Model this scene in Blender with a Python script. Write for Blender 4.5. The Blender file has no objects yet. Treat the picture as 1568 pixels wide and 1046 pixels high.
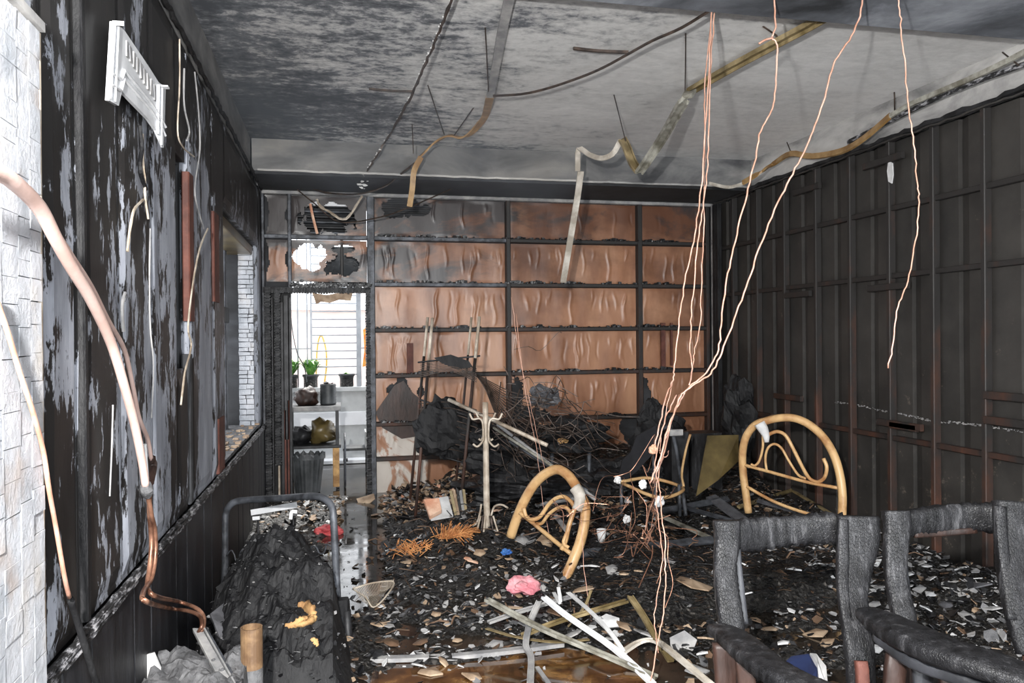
import bpy, math, random
import numpy as np
from math import radians, sin, cos, pi
from mathutils import Vector, Matrix, noise
random.seed(7)
rng = np.random.RandomState(7)
S = bpy.context.scene
COL = S.collection

# ------------------------------------------------------------ camera
F = 1200.0
def cam_axes(y, p, r):
    cy, sy = cos(y), sin(y)
    f = Vector((sy*cos(p), cy*cos(p), sin(p)))
    rt = Vector((cy, -sy, 0)); up = rt.cross(f)
    return rt*cos(r)+up*sin(r), up*cos(r)-rt*sin(r), f
RT, UP, FW = cam_axes(radians(12.5), radians(-.275), radians(-.49))
CP = Vector((0, 0, 1.62))
cd = bpy.data.cameras.new('camera'); cam = bpy.data.objects.new('camera', cd); COL.objects.link(cam)
cam.matrix_world = Matrix(((RT.x, UP.x, -FW.x, CP.x), (RT.y, UP.y, -FW.y, CP.y), (RT.z, UP.z, -FW.z, CP.z), (0, 0, 0, 1)))
cd.sensor_width = 36; cd.lens = 36*F/1568; cd.clip_start = .05; cd.clip_end = 200
S.camera = cam
# ------------------------------------------------------------ sky
w = bpy.data.worlds.new('sky'); S.world = w; w.use_nodes = True
bg = w.node_tree.nodes['Background']; bg.inputs[0].default_value = (.93, .96, 1, 1); bg.inputs[1].default_value = 3.4
# ------------------------------------------------------------ lamps: the photographer's flash, and a soft fill added behind the camera
def lamp(name, kind, loc, power, color=(1, 1, 1), **k):
    l = bpy.data.lights.new(name, kind); l.energy = power; l.color = color
    for a, b in k.items(): setattr(l, a, b)
    o = bpy.data.objects.new(name, l); o.location = loc; COL.objects.link(o); return o
flash = lamp('camera_flash', 'POINT', (-.38, .05, 2.05), 1150, (1, .985, .96), shadow_soft_size=.05)
front = lamp('fill_behind_camera', 'AREA', (1.9, -2.9, 1.3), 330, (.93, .97, 1), shape='RECTANGLE', size=2.6, size_y=2.4)  # unseen area lamp, added to brighten the room and its back wall
front.rotation_euler = (radians(90), 0, 0)
yard = lamp('sun', 'SUN', (2, 14, 9), 6, (1, .97, .92), angle=.2)
yard.rotation_euler = (radians(-38), radians(12), 0)
S.view_settings.view_transform = 'Standard'; S.view_settings.look = 'None'
S.view_settings.gamma = 1; S.view_settings.use_curve_mapping = False; S.view_settings.exposure = 0.0

# ------------------------------------------------------------ pixel (1568x1046 frame) to point on a real plane
def ray(x, y): return FW + RT*((x-784)/F) + UP*((523-y)/F)
def on(ax, v, x, y):
    d = ray(x, y); return CP + d*((v-CP[ax])/d[ax])
def onX(X, x, y): return on(0, X, x, y)
def onY(Y, x, y): return on(1, Y, x, y)
def onZ(Z, x, y): return on(2, Z, x, y)
def at(x, y, d): return CP + ray(x, y)*d
def depth(P): return (P-CP).dot(FW)

# ------------------------------------------------------------ object helpers
def link(name, me, m=None, parent=None):
    o = bpy.data.objects.new(name, me); COL.objects.link(o)
    if m and me and not me.materials: me.materials.append(m)
    if parent: o.parent = parent; o.matrix_parent_inverse = Matrix.Translation(-parent.location)
    return o
def tag(o, label=None, cat=None, group=None, kind=None):
    if label: o['label'] = label
    if cat: o['category'] = cat
    if group: o['group'] = group
    if kind: o['kind'] = kind
    return o
def empty(name, loc, label, cat, group=None, kind=None):
    o = bpy.data.objects.new(name, None); o.location = loc; o.empty_display_size = .1; COL.objects.link(o)
    return tag(o, label, cat, group, kind)
def smooth_path(pts, n=5):
    pts = [Vector(p) for p in pts]
    if len(pts) < 3: return pts
    out = []
    P = [pts[0]*2-pts[1]] + pts + [pts[-1]*2-pts[-2]]
    for i in range(1, len(P)-2):
        a, b, c, d = P[i-1], P[i], P[i+1], P[i+2]
        for k in range(n):
            t = k/n
            out.append(.5*((2*b)+(c-a)*t+(2*a-5*b+4*c-d)*t*t+(3*b-a-3*c+d)*t**3))
    out.append(pts[-1]); return out
class MB:
    def __init__(s): s.v = []; s.f = []; s.mi = []; s.cur = 0
    def add(s, vs, fs):
        b = len(s.v); s.v += [tuple(q) for q in vs]
        s.f += [tuple(b+i for i in q) for q in fs]; s.mi += [s.cur]*len(fs); return s
    def box(s, a, b, j=0, rnd=random):
        x0, y0, z0 = a; x1, y1, z1 = b
        V = [(x, y, z) for x in (x0, x1) for y in (y0, y1) for z in (z0, z1)]
        if j: V = [tuple(c+rnd.uniform(-j, j) for c in q) for q in V]
        return s.add(V, [(0, 1, 3, 2), (4, 6, 7, 5), (0, 4, 5, 1), (2, 3, 7, 6), (0, 2, 6, 4), (1, 5, 7, 3)])
    def bevbox(s, a, b, e=.006):
        # box with chamfered long edges (the two smaller sections)
        a = Vector(a); b = Vector(b); d = b-a
        ax = max(range(3), key=lambda i: abs(d[i])); u, v = [i for i in range(3) if i != ax]
        sec = [(e, 0), (d[u]-e, 0), (d[u], e), (d[u], d[v]-e), (d[u]-e, d[v]), (e, d[v]), (0, d[v]-e), (0, e)]
        V = []
        for k in (0, d[ax]):
            for p, q in sec:
                c = [0, 0, 0]; c[ax] = a[ax]+k; c[u] = a[u]+p; c[v] = a[v]+q; V.append(tuple(c))
        return s.add(V, [(i, (i+1) % 8, 8+(i+1) % 8, 8+i) for i in range(8)]+[tuple(range(8)), tuple(range(15, 7, -1))])
    def tube(s, pts, r, n=8, cap=True, flat=1.0, upv=None, jit=0, sq=1.0):
        pts = [Vector(p) for p in pts]; m = len(pts)
        rs = r if isinstance(r, (list, tuple)) else [r]*m
        if len(rs) != m: rs = list(np.interp(np.linspace(0, 1, m), np.linspace(0, 1, len(rs)), rs))
        V = []; prev = None
        for i, p in enumerate(pts):
            t = (pts[min(i+1, m-1)]-pts[max(i-1, 0)])
            if t.length < 1e-9: t = Vector((0, 0, 1))
            t.normalize()
            if prev is None:
                a = upv.copy() if upv else (Vector((0, 0, 1)) if abs(t.z) < .9 else Vector((1, 0, 0)))
            else: a = prev
            a = a - t*a.dot(t)
            if a.length < 1e-6: a = t.orthogonal()
            a.normalize(); prev = a; c = t.cross(a)
            for k in range(n):
                th = 2*pi*(k+.5)/n; q = rs[i]*(1+(random.uniform(-jit, jit) if jit else 0))
                ca, sa = cos(th), sin(th)
                if sq != 1.0: ca = math.copysign(abs(ca)**sq, ca); sa = math.copysign(abs(sa)**sq, sa)
                V.append(p+a*(ca*q)+c*(sa*q*flat))
        fs = [(i*n+k, i*n+(k+1) % n, (i+1)*n+(k+1) % n, (i+1)*n+k) for i in range(m-1) for k in range(n)]
        if cap: fs += [tuple(range(n-1, -1, -1)), tuple((m-1)*n+k for k in range(n))]
        return s.add(V, fs)
    def slab(s, poly, nrm, th):
        # planar polygon (list of Vectors) thickened along nrm
        n = len(poly); nrm = Vector(nrm)*th
        V = [p for p in poly]+[p+nrm for p in poly]
        return s.add(V, [tuple(range(n-1, -1, -1)), tuple(range(n, 2*n))]+[(i, (i+1) % n, n+(i+1) % n, n+i) for i in range(n)])
    def mesh(s, name, mats=None, smooth=False):
        me = bpy.data.meshes.new(name); me.from_pydata(s.v, [], s.f)
        if mats:
            for m in (mats if isinstance(mats, (list, tuple)) else [mats]): me.materials.append(m)
            if any(s.mi): me.polygons.foreach_set('material_index', s.mi)
        if smooth: me.polygons.foreach_set('use_smooth', [True]*len(me.polygons))
        me.update(); return me
    def build(s, name, m=None, parent=None, smooth=False):
        return link(name, s.mesh(name, m, smooth), None, parent)
def tube_obj(name, pts, r, m, parent=None, n=8, sm=5, flat=1.0, upv=None, jit=0):
    return MB().tube(smooth_path(pts, sm), r, n, flat=flat, upv=upv, jit=jit).build(name, m, parent, smooth=n > 5)

# ------------------------------------------------------------ materials
class NT:
    def __init__(s, name):
        s.m = bpy.data.materials.new(name); s.m.use_nodes = True; s.t = s.m.node_tree; s.n = s.t.nodes; s.l = s.t.links
        s.b = s.n['Principled BSDF']
        g = s.n.new('ShaderNodeNewGeometry'); s.pos = g.outputs['Position']
        tc = s.n.new('ShaderNodeTexCoord'); s.obj = tc.outputs['Object']
    def set(s, **k):
        for a, b in k.items():
            i = s.b.inputs[a.replace('_', ' ')]
            if hasattr(b, 'links'): s.l.new(b, i)
            else: i.default_value = (*b, 1) if isinstance(b, tuple) and len(b) == 3 else b
        return s
    def map(s, src, sc=(1, 1, 1), loc=(0, 0, 0)):
        q = s.n.new('ShaderNodeMapping'); s.l.new(src, q.inputs[0]); q.inputs['Scale'].default_value = sc; q.inputs['Location'].default_value = loc
        return q.outputs[0]
    def noise(s, vec, scale=5, detail=6, rough=.6, dist=0):
        q = s.n.new('ShaderNodeTexNoise'); s.l.new(vec, q.inputs['Vector']); q.inputs['Scale'].default_value = scale
        q.inputs['Detail'].default_value = detail; q.inputs['Roughness'].default_value = rough; q.inputs['Distortion'].default_value = dist
        return q.outputs[0]
    def vor(s, vec, scale=5, feat='F1', out='Distance', rnd=1):
        q = s.n.new('ShaderNodeTexVoronoi'); q.feature = feat; s.l.new(vec, q.inputs['Vector']); q.inputs['Scale'].default_value = scale
        q.inputs['Randomness'].default_value = rnd
        return q.outputs[out]
    def ramp(s, f, stops, interp='LINEAR'):
        q = s.n.new('ShaderNodeValToRGB'); s.l.new(f, q.inputs[0]); e = q.color_ramp.elements; q.color_ramp.interpolation = interp
        for i, (p, c) in enumerate(stops):
            if i > 1: e.new(p)
            e[i].position = p; e[i].color = (*c, 1) if isinstance(c, tuple) else (c, c, c, 1)
        return q.outputs[0]
    def math(s, op, a, b=None, clamp=False):
        q = s.n.new('ShaderNodeMath'); q.operation = op; q.use_clamp = clamp
        for i, v in enumerate((a, b)):
            if v is None: continue
            if hasattr(v, 'links'): s.l.new(v, q.inputs[i])
            else: q.inputs[i].default_value = v
        return q.outputs[0]
    def sep(s, v):
        q = s.n.new('ShaderNodeSeparateXYZ'); s.l.new(v, q.inputs[0]); return q.outputs
    def mix(s, f, a, b):
        q = s.n.new('ShaderNodeMix'); q.data_type = 'RGBA'
        for sock, v in ((q.inputs[0], f), (q.inputs[6], a), (q.inputs[7], b)):
            if hasattr(v, 'links'): s.l.new(v, sock)
            else: sock.default_value = (*v, 1) if isinstance(v, tuple) else v
        return q.outputs[2]
    def bump(s, h, strength=.5, dist=.01):
        q = s.n.new('ShaderNodeBump'); s.l.new(h, q.inputs['Height']); q.inputs['Strength'].default_value = strength; q.inputs['Distance'].default_value = dist
        s.l.new(q.outputs[0], s.b.inputs['Normal']); return s
    def rng(s, f, a, b, c=0, d=1):
        q = s.n.new('ShaderNodeMapRange'); s.l.new(f, q.inputs[0])
        for i, v in enumerate((a, b, c, d)): q.inputs[1+i].default_value = v
        return q.outputs[0]
def simple(name, c1, c2=None, scale=6, rough=.7, metal=0, bump=.3, lo=.4, hi=.65, stretch=(1, 1, 1), bscale=None, spec=.5):
    t = NT(name); v = t.map(t.obj, stretch)
    f = t.noise(v, scale)
    c = t.ramp(f, [(lo, c1), (hi, c2 or c1)])
    t.set(Base_Color=c, Roughness=rough, Metallic=metal)
    t.b.inputs['Specular IOR Level'].default_value = spec
    if bump: t.bump(t.noise(v, bscale or scale*4), bump, .01)
    return t.m
M = {}
# --- left wall: soot-black paint peeled off in vertical patches of grey plaster
def wall_peel():
    t = NT('peeling_soot_paint'); p = t.pos; x, y, z = t.sep(p)
    v = t.map(p, (1, 1, .42)); n = t.noise(v, 3.0, 3, .55)
    d = t.noise(t.map(p, (1, 1, .36)), 15, 9, .72, .15)
    f = t.math('ADD', t.math('MULTIPLY', n, .45), t.math('MULTIPLY', d, .55))
    zb = t.rng(z, .7, 2.3, .045, .01)                       # more has flaked near the rail
    top = t.rng(z, 2.45, 2.75, 0, -.06)
    yb = t.math('MULTIPLY', t.math('PINGPONG', t.math('ADD', y, -2.55), .75), .10)
    f = t.math('ADD', t.math('ADD', t.math('ADD', f, zb), top), t.math('ADD', yb, -.035))
    k = t.ramp(f, [(.525, 0.0), (.533, 1.0)])
    g = t.ramp(t.noise(t.map(p, (1, 1, .2)), 14, 8, .7), [(.3, (.16, .17, .20)), (.7, (.36, .38, .43))])
    dk = t.ramp(t.noise(t.map(p, (1, 1, .25)), 6, 6, .6), [(.3, (.006, .006, .007)), (.75, (.020, .018, .017))])
    t.set(Base_Color=t.mix(k, dk, g), Roughness=t.ramp(k, [(0, .55), (1, .75)]))
    t.bump(t.math('ADD', t.math('MULTIPLY', k, -.6), t.math('MULTIPLY', t.noise(v, 60, 3), .15)), .6, .006)
    return t.m
M['peel'] = wall_peel()
def ceiling_mat():
    t = NT('sooty_concrete_ceiling'); p = t.pos; x, y, z = t.sep(p)
    big = t.noise(t.map(p, (.55, 1.0, 1)), .85, 4, .6, .6)
    mid = t.noise(t.map(p, (.75, 1.5, 1)), 3.2, 8, .68, .8)
    fine = t.noise(t.map(p, (1, 1.35, 1)), 11, 10, .74, .15)
    g = t.rng(x, -.8, 3.4, -.125, .15)
    s = t.math('ADD', t.math('MULTIPLY', big, .30), t.math('MULTIPLY', mid, .32))
    s = t.math('ADD', s, t.math('MULTIPLY', fine, .38)); s = t.math('ADD', s, g)
    near = t.rng(y, 7.5, 6.2, -.02, .0); s = t.math('ADD', t.math('ADD', s, near), .035)
    c = t.ramp(s, [(.40, (.055, .06, .07)), (.465, (.14, .147, .16)), (.50, (.36, .36, .365)), (.56, (.58, .575, .565)), (.72, (.78, .77, .76))])
    t.set(Base_Color=c, Roughness=.85); t.bump(fine, .25, .01); return t.m
M['ceil'] = ceiling_mat()
def beam_mat(name, a, b, c):
    t = NT(name); p = t.pos
    f = t.noise(t.map(p, (.5, .5, 1.3)), 2.6, 8, .62, .4)
    t.set(Base_Color=t.ramp(f, [(.33, a), (.52, b), (.72, c)]), Roughness=.85); t.bump(t.noise(p, 30, 6), .2, .01); return t.m
M['beam'] = beam_mat('sooty_beam_plaster', (.07, .07, .075), (.17, .17, .17), (.30, .29, .28))
M['beamR'] = beam_mat('pale_beam_plaster', (.16, .16, .16), (.42, .41, .40), (.60, .59, .57))
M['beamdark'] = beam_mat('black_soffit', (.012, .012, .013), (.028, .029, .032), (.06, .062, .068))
M['beamnear'] = beam_mat('near_beam_soot', (.02, .022, .026), (.13, .14, .16), (.40, .42, .46))
def film(name, sooty=0.0, pale=0.0):
    t = NT(name); p = t.pos; x, y, z = t.sep(p)
    f = t.noise(t.map(p, (1, 1, .35)), 3.4, 4, .55, .2)
    c = t.ramp(f, [(.30, (.20, .085, .042)), (.48, (.36, .175, .10)), (.68, (.48, .26, .155))])
    st = t.math('ADD', t.noise(t.map(p, (.7, 1, 1)), 1.6, 5, .6), t.math('ADD', t.rng(z, .9, 3.1, -.16, .13), t.rng(x, .4, 4.1, -.05, .05)))
    c = t.mix(t.ramp(st, [(.40, 0.), (.68, .9)]), c, (.11, .047, .028))
    if pale: c = t.mix(t.ramp(t.noise(t.map(p, (1, 1, .7)), 2.6, 7, .6, .8), [(.47, 0.), (.52, 1.)]), c, (.62, .56, .50))
    if sooty:
        s = t.noise(t.map(p, (.8, 1, 1.4)), 1.9, 7, .6, .6)
        s = t.math('ADD', s, t.rng(z, 2.5, 3.15, -.04, .10)); s = t.math('ADD', s, t.rng(x, 0.2, 3.4, .14*sooty, -.10))
        c = t.mix(t.ramp(s, [(.50, 0.), (.63, 1.)]), c, (.045, .038, .038))
    t.set(Base_Color=c, Roughness=.36); t.b.inputs['Specular IOR Level'].default_value = .45
    t.bump(t.noise(t.map(p, (1, 1, .25)), 9, 3), .12, .02); return t.m
M['film'] = film('brown_plastic_film'); M['filmsoot'] = film('sooty_brown_film', 1.0); M['filmpale'] = film('peeling_brown_film', 0, 1)
M['char'] = simple('charred_timber', (.006, .006, .007), (.020, .020, .021), 9, .6, 0, .7, stretch=(1, 1, .35), bscale=45, spec=.25)
def charwood():
    t = NT('alligator_char'); p = t.obj
    d = t.vor(t.map(p, (1, 1, .6)), 120, 'DISTANCE_TO_EDGE'); h = t.ramp(d, [(0, 0.), (.10, 1.)])
    n = t.noise(t.map(p, (1, 1, .16)), 26, 7, .7)
    c = t.ramp(n, [(.36, (.004, .004, .0045)), (.56, (.018, .018, .020)), (.72, (.10, .10, .105))]); t.b.inputs['Specular IOR Level'].default_value = .32
    t.set(Base_Color=c, Roughness=.40); t.bump(t.math('ADD', t.math('MULTIPLY', h, .45), t.noise(t.map(p, (1, 1, .4)), 40, 7, .75)), .42, .006); return t.m
M['charwood'] = charwood()
def paleash():
    t = NT('ash_white_char'); p = t.pos
    n = t.noise(t.map(p, (1, 1, .6)), 7, 6, .6)
    c = t.ramp(n, [(.3, (.26, .28, .31)), (.55, (.44, .45, .48)), (.75, (.42, .39, .36))])
    br = t.ramp(t.noise(p, 3.3, 4), [(.60, 0.), (.74, .7)])
    t.set(Base_Color=t.mix(br, c, (.30, .22, .17)), Roughness=.5); t.bump(t.noise(p, 34, 8, .7), .8, .012); return t.m
M['paleash'] = paleash()
M['wains'] = simple('black_wainscot', (.006, .006, .008), (.028, .030, .036), 5, .48, 0, .5, lo=.45, hi=.75, stretch=(3, 3, .5), bscale=50)
def railmat():
    t = NT('scraped_rail'); n = t.noise(t.map(t.pos, (2, 1, 3)), 13, 8, .75)
    t.set(Base_Color=t.ramp(n, [(.50, (.012, .012, .013)), (.58, (.30, .30, .32)), (.7, (.6, .58, .56))]), Roughness=.6); t.bump(n, .5, .01); return t.m
M['scrape'] = railmat()
M['steelblk'] = simple('sooty_steel', (.008, .008, .009), (.032, .032, .035), 8, .5, .3, .25)
M['steelgrey'] = simple('grey_burnt_steel', (.03, .032, .037), (.11, .118, .135), 10, .5, .3, .4)
def rusty():
    t = NT('sooty_rusty_steel'); p = t.pos; x, y, z = t.sep(p)
    n = t.noise(t.map(p, (1, 1, .4)), 6, 7, .65); s = t.math('ADD', n, t.rng(z, .2, 2.2, .12, -.12))
    t.set(Base_Color=t.ramp(s, [(.44, (.018, .016, .015)), (.62, (.050, .022, .014)), (.78, (.11, .042, .024))]), Roughness=.6); t.bump(t.noise(p, 60), .3, .004); return t.m
M['rust'] = rusty()
M['redsteel'] = simple('red_oxide_steel', (.07, .022, .015), (.15, .05, .034), 7, .7, 0, .3)
def sheet():
    t = NT('sooty_sheet_metal'); p = t.pos; x, y, z = t.sep(p)
    n = t.noise(p, 2.2, 6, .65); c = t.ramp(n, [(.35, (.018, .0165, .015)), (.7, (.045, .041, .037))])
    sp = t.noise(p, 9, 12, .8); sp = t.math('ADD', sp, t.rng(z, .1, 2.2, .035, -.03))
    sp = t.math('ADD', sp, t.math('MULTIPLY', t.noise(p, 1.4, 3), .18))
    c = t.mix(t.ramp(sp, [(.70, 0.), (.78, .7)]), c, (.22, .185, .145))
    t.set(Base_Color=c, Roughness=.62); t.bump(t.noise(p, 25, 8), .2, .006); return t.m
M['sheet'] = sheet()
M['copper'] = simple('scorched_copper', (.50, .26, .18), (.70, .43, .34), 12, .42, .25, .1)
M['copperdk'] = simple('dark_copper', (.12, .055, .035), (.50, .26, .17), 9, .35, .6, .1)
M['pinkpipe'] = simple('dusty_pink_copper_pipe', (.55, .38, .33), (.68, .50, .45), 7, .5, .1, .1)
M['cream'] = simple('scorched_cream_paint', (.33, .15, .055), (.62, .40, .19), 5, .38, 0, .15, lo=.33, hi=.55)
M['bone'] = simple('heat_bleached_bar', (.30, .24, .18), (.62, .55, .46), 8, .5, .1, .2)
M['white'] = simple('white_enamel', (.62, .63, .65), (.80, .81, .83), 6, .45, 0, .1)
M['wiredk'] = simple('burnt_wire', (.03, .022, .018), (.10, .07, .055), 14, .5, .4, .1)
M['trunk'] = simple('scorched_trunking', (.13, .095, .04), (.36, .28, .15), 6, .45, 0, .25)
M['trunkg'] = simple('grey_green_trunking', (.14, .13, .10), (.42, .41, .36), 9, .5, 0, .4)
M['amberplastic'] = simple('amber_melted_trunking', (.22, .12, .04), (.42, .27, .12), 7, .4, 0, .3)
M['palestrip'] = simple('pale_trunking', (.33, .29, .24), (.62, .58, .52), 8, .5, 0, .3)
M['ash'] = simple('grey_ash', (.05, .05, .053), (.15, .15, .155), 15, .8, 0, .8, bscale=60)
M['flake_l'] = simple('grey_plaster_flake', (.20, .20, .205), (.40, .39, .38), 7, .7, 0, .2)
M['flake_w'] = simple('white_flake', (.52, .52, .52), (.75, .75, .75), 7, .6, 0, .1)
M['flake_t'] = simple('tan_flake', (.22, .145, .09), (.48, .36, .25), 7, .7, 0, .2)
M['flake_k'] = simple('black_flake', (.005, .005, .006), (.028, .028, .03), 7, .35, 0, .3)
M['flake_b'] = simple('brown_flake', (.055, .032, .018), (.17, .10, .06), 7, .6, 0, .2)
def rubble():
    t = NT('wet_black_rubble'); p = t.pos
    n = t.noise(p, 5, 8, .65); c = t.ramp(n, [(.3, (.004, .004, .004)), (.6, (.014, .012, .010)), (.8, (.04, .028, .02))])
    v = t.vor(p, 48, 'F1', 'Color'); k = t.ramp(v, [(.80, 0.), (.84, 1.)], 'CONSTANT')
    c = t.mix(t.math('MULTIPLY', k, .8), c, t.ramp(t.noise(p, 21, 2), [(.4, (.05, .045, .04)), (.65, (.2, .18, .16))]))
    t.set(Base_Color=c, Roughness=t.ramp(n, [(.3, .25), (.7, .65)]))
    t.bump(t.math('ADD', t.vor(p, 40), t.noise(p, 45, 8, .7)), .9, .02); return t.m
M['rubble'] = rubble()
def floormat():
    t = NT('wet_dark_tile_floor'); p = t.pos; x, y, z = t.sep(p)
    n = t.noise(p, 3.5, 8, .6)
    c = t.ramp(n, [(.3, (.010, .009, .008)), (.7, (.04, .03, .022))])
    t.set(Base_Color=c, Roughness=t.ramp(t.noise(p, 5, 4), [(.40, .03), (.7, .22)])); t.bump(t.noise(p, 9, 4), .03, .01); return t.m
M['floor'] = floormat()
def amberwater():
    t = NT('amber_wet_floor'); n = t.noise(t.pos, 4.5, 8, .65, .6)
    t.set(Base_Color=t.ramp(n, [(.38, (.012, .006, .003)), (.52, (.085, .036, .010)), (.68, (.26, .14, .05))]), Roughness=.08)
    t.b.inputs['Coat Weight'].default_value = .6; t.bump(t.noise(t.pos, 14, 4), .06, .01); return t.m
M['amber'] = amberwater()
M['fabric'] = simple('black_fabric', (.004, .004, .006), (.010, .010, .013), 8, .9, 0, .2)
M['navy'] = simple('navy_cloth', (.012, .022, .075), (.02, .035, .11), 8, .6, 0, .1)
M['pink'] = simple('pink_cloth', (.62, .20, .24), (.80, .42, .45), 9, .8, 0, .4)
M['red'] = simple('red_cloth', (.35, .03, .04), (.55, .10, .10), 12, .7, 0, .4)
M['blue'] = simple('blue_plastic', (.03, .12, .40), (.06, .2, .5), 12, .5, 0, .2)
M['salmon'] = simple('singed_salmon_paper', (.55, .26, .16), (.75, .52, .38), 9, .7, 0, .5)
M['straw'] = simple('singed_straw', (.40, .15, .05), (.72, .36, .14), 14, .6, 0, .2)
M['concrete'] = simple('grey_parapet', (.40, .41, .41), (.55, .56, .56), 3, .8, 0, .1)
M['pinkwall'] = simple('pink_render', (.85, .68, .63), (.9, .76, .7), 2, .8, 0, 0)
M['outwhite'] = simple('white_render', (.75, .76, .78), (.85, .86, .88), 2, .8, 0, 0)
M['grillegrey'] = simple('grey_grille_paint', (.32, .34, .37), (.42, .44, .47), 9, .5, 0, .1)
M['potblk'] = simple('dark_pot', (.025, .028, .03), (.07, .075, .08), 6, .5, 0, .1)
M['pottc'] = simple('dark_red_pot', (.10, .035, .025), (.18, .06, .04), 6, .6, 0, .1)
M['leaf'] = simple('leaf_green', (.06, .20, .03), (.20, .42, .08), 18, .5, 0, .1)
M['yellowhose'] = simple('yellow_hose', (.75, .48, .10), (.85, .6, .2), 9, .4, 0, 0)
M['orange'] = simple('orange_cloth', (.8, .22, .04), (.9, .5, .1), 9, .6, 0, .1)
M['board'] = simple('stained_board', (.035, .024, .009), (.13, .095, .035), 4, .35, 0, .2, lo=.35, hi=.65)
M['tubepaint'] = simple('rusty_cream_tube', (.13, .075, .04), (.36, .23, .12), 7, .5, 0, .2)
M['foam'] = simple('scorched_yellow_foam', (.28, .15, .06), (.62, .38, .16), 9, .8, 0, .5)
M['slate'] = simple('sooty_grey_board', (.055, .055, .06), (.11, .11, .12), 14, .55, 0, .3)
M['charside'] = simple('smooth_char_face', (.02, .021, .024), (.05, .052, .06), 8, .45, 0, .2, stretch=(1, 1, .3))
M['brown'] = simple('bare_brown_timber', (.018, .010, .008), (.06, .030, .022), 9, .5, 0, .3, stretch=(1, 1, .3))
M['glassdk'] = simple('sooty_glass', (.01, .012, .015), (.03, .035, .04), 5, .08, 0, .05)

def fbm(x, y, z=0, o=4): return noise.fractal(Vector((x, y, z)), 1.0, 2.0, o)
def jag(p, n=3):
    return p
def ragged(a, b, n, amp, seed=0, axis=2):
    """points from a to b, wandering along the world axis"""
    r = random.Random(seed); out = []
    for i in range(n+1):
        p = a.lerp(b, i/n).copy()
        if 0 < i < n: p[axis] += r.uniform(-amp, amp)
        out.append(p)
    return out

XL, XR, YB, ZC, ZT = -.75, 4.22, 8.3, 3.45, 3.13
# ============================================================ SHELL
def struct(name, mb, m, parent=None):
    o = mb.build(name, m, parent)
    if not parent: o['kind'] = 'structure'
    return o
struct('floor', MB().box((-1.1, -3, -.12), (4.5, 8.45, 0)), M['floor'])
struct('ceiling', MB().box((-1.1, -3, ZC), (4.5, 8.6, ZC+.15)), M['ceil'])
struct('trim_1', MB().box((-.75, 7.45, 3.16), (4.25, 8.6, ZC)), M['beam'])          # beam over the back partition
struct('trim_2', MB().box((-.75, 7.47, 3.135), (4.25, 8.4, 3.158)), M['beamdark'])   # its blackened soffit
nb = struct('trim_3', MB().box((-.75, 3.0, 3.35), (4.25, 3.86, ZC)), M['beamnear'])  # nearer ceiling beam
struct('trim_4', MB().tube(ragged(Vector((-.7, 7.44, 3.165)), Vector((4.2, 7.44, 3.165)), 60, .004, 3), .012, 4), M['beamR'])
struct('wall_front_blocker', MB().box((-1.1, -3.15, 0), (.6, -3, ZC)).box((3.2, -3.15, 0), (4.5, -3, ZC)).box((.6, -3.15, 2.5), (3.2, -3, ZC)), M['beamdark'])  # unseen wall with a gap, added to block sky light behind the camera
# left wall in upright panels around the two openings
wl = MB().box((-1.08, -3, 0), (-.80, 2.27, ZC)).box((-1.08, 2.27, 0), (-.80, 4.02, ZC)).box((-1.08, 4.02, 0), (-.80, 4.30, 1.5)).box((-1.08, 4.02, 2.52), (-.80, 4.30, ZC))
wl.box((-1.08, 4.30, 0), (-.80, 5.66, ZC)).box((-1.08, 5.66, 0), (-.80, 7.95, .78)).box((-1.08, 5.66, 2.52), (-.80, 7.95, ZC)).box((-1.08, 7.95, 0), (-.80, 8.6, ZC))
wl.box((-1.10, 4.0, 1.4), (-1.085, 4.35, 2.6))
wall_left = struct('wall_left', wl, M['beamdark'])
def wallpanel(y0, y1, z0, z1, name='wall_panel', x=XL, m=None, wob=.006):
    ny = max(2, int((y1-y0)/.05)); nz = max(2, int((z1-z0)/.08)); V = []; Fc = []
    for j in range(nz+1):
        for i in range(ny+1):
            Yq = y0+(y1-y0)*i/ny; Zq = z0+(z1-z0)*j/nz
            e = -.018 if i in (0, ny) or j in (0, nz) else 0
            V.append((x+e+wob*fbm(Yq*2.5, Zq*1.1, y0), Yq, Zq))
    for j in range(nz):
        for i in range(ny):
            a = j*(ny+1)+i; Fc.append((a, a+1, a+ny+2, a+ny+1))
    mb = MB(); mb.add(V, Fc)
    mb.box((-.80, y0+.002, z0+.002), (x-.012, y1-.002, z1-.002))
    return mb.build(name, m or M['peel'], wall_left)
ybs = [-.6, .2, .9, 1.6, 2.05, 2.28, 2.545, 2.60, 3.02, 3.50, 4.02]
for a, b in zip(ybs, ybs[1:]): wallpanel(a+.003, b-.003, .76, 3.12)
wallpanel(4.02, 4.29, .76, 1.48); wallpanel(4.02, 4.29, 2.53, 3.12); wallpanel(4.36, 5.10, .76, 3.12); wallpanel(5.11, 5.64, .76, 3.12)
wallpanel(5.64, 7.95, 2.53, 3.12); wallpanel(7.95, 8.28, .76, 3.12)
for y0, y1, z0, z1 in ((4.30, 4.43, 1.72, 2.49), (5.13, 5.33, 1.86, 2.42), (5.25, 5.50, .77, 1.12)):
    MB().bevbox((-.78, y0, z0), (-.742, y1, z1)).build('exposed_stud', M['redsteel'], wall_left)
MB().bevbox((-.79, 4.29, .78), (-.745, 4.36, 1.55)).build('exposed_stud', M['beamdark'], wall_left)
MB().bevbox((-.77, 2.56, .78), (-.738, 2.595, 3.1)).build('corner_bead', M['char'], wall_left)
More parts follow.
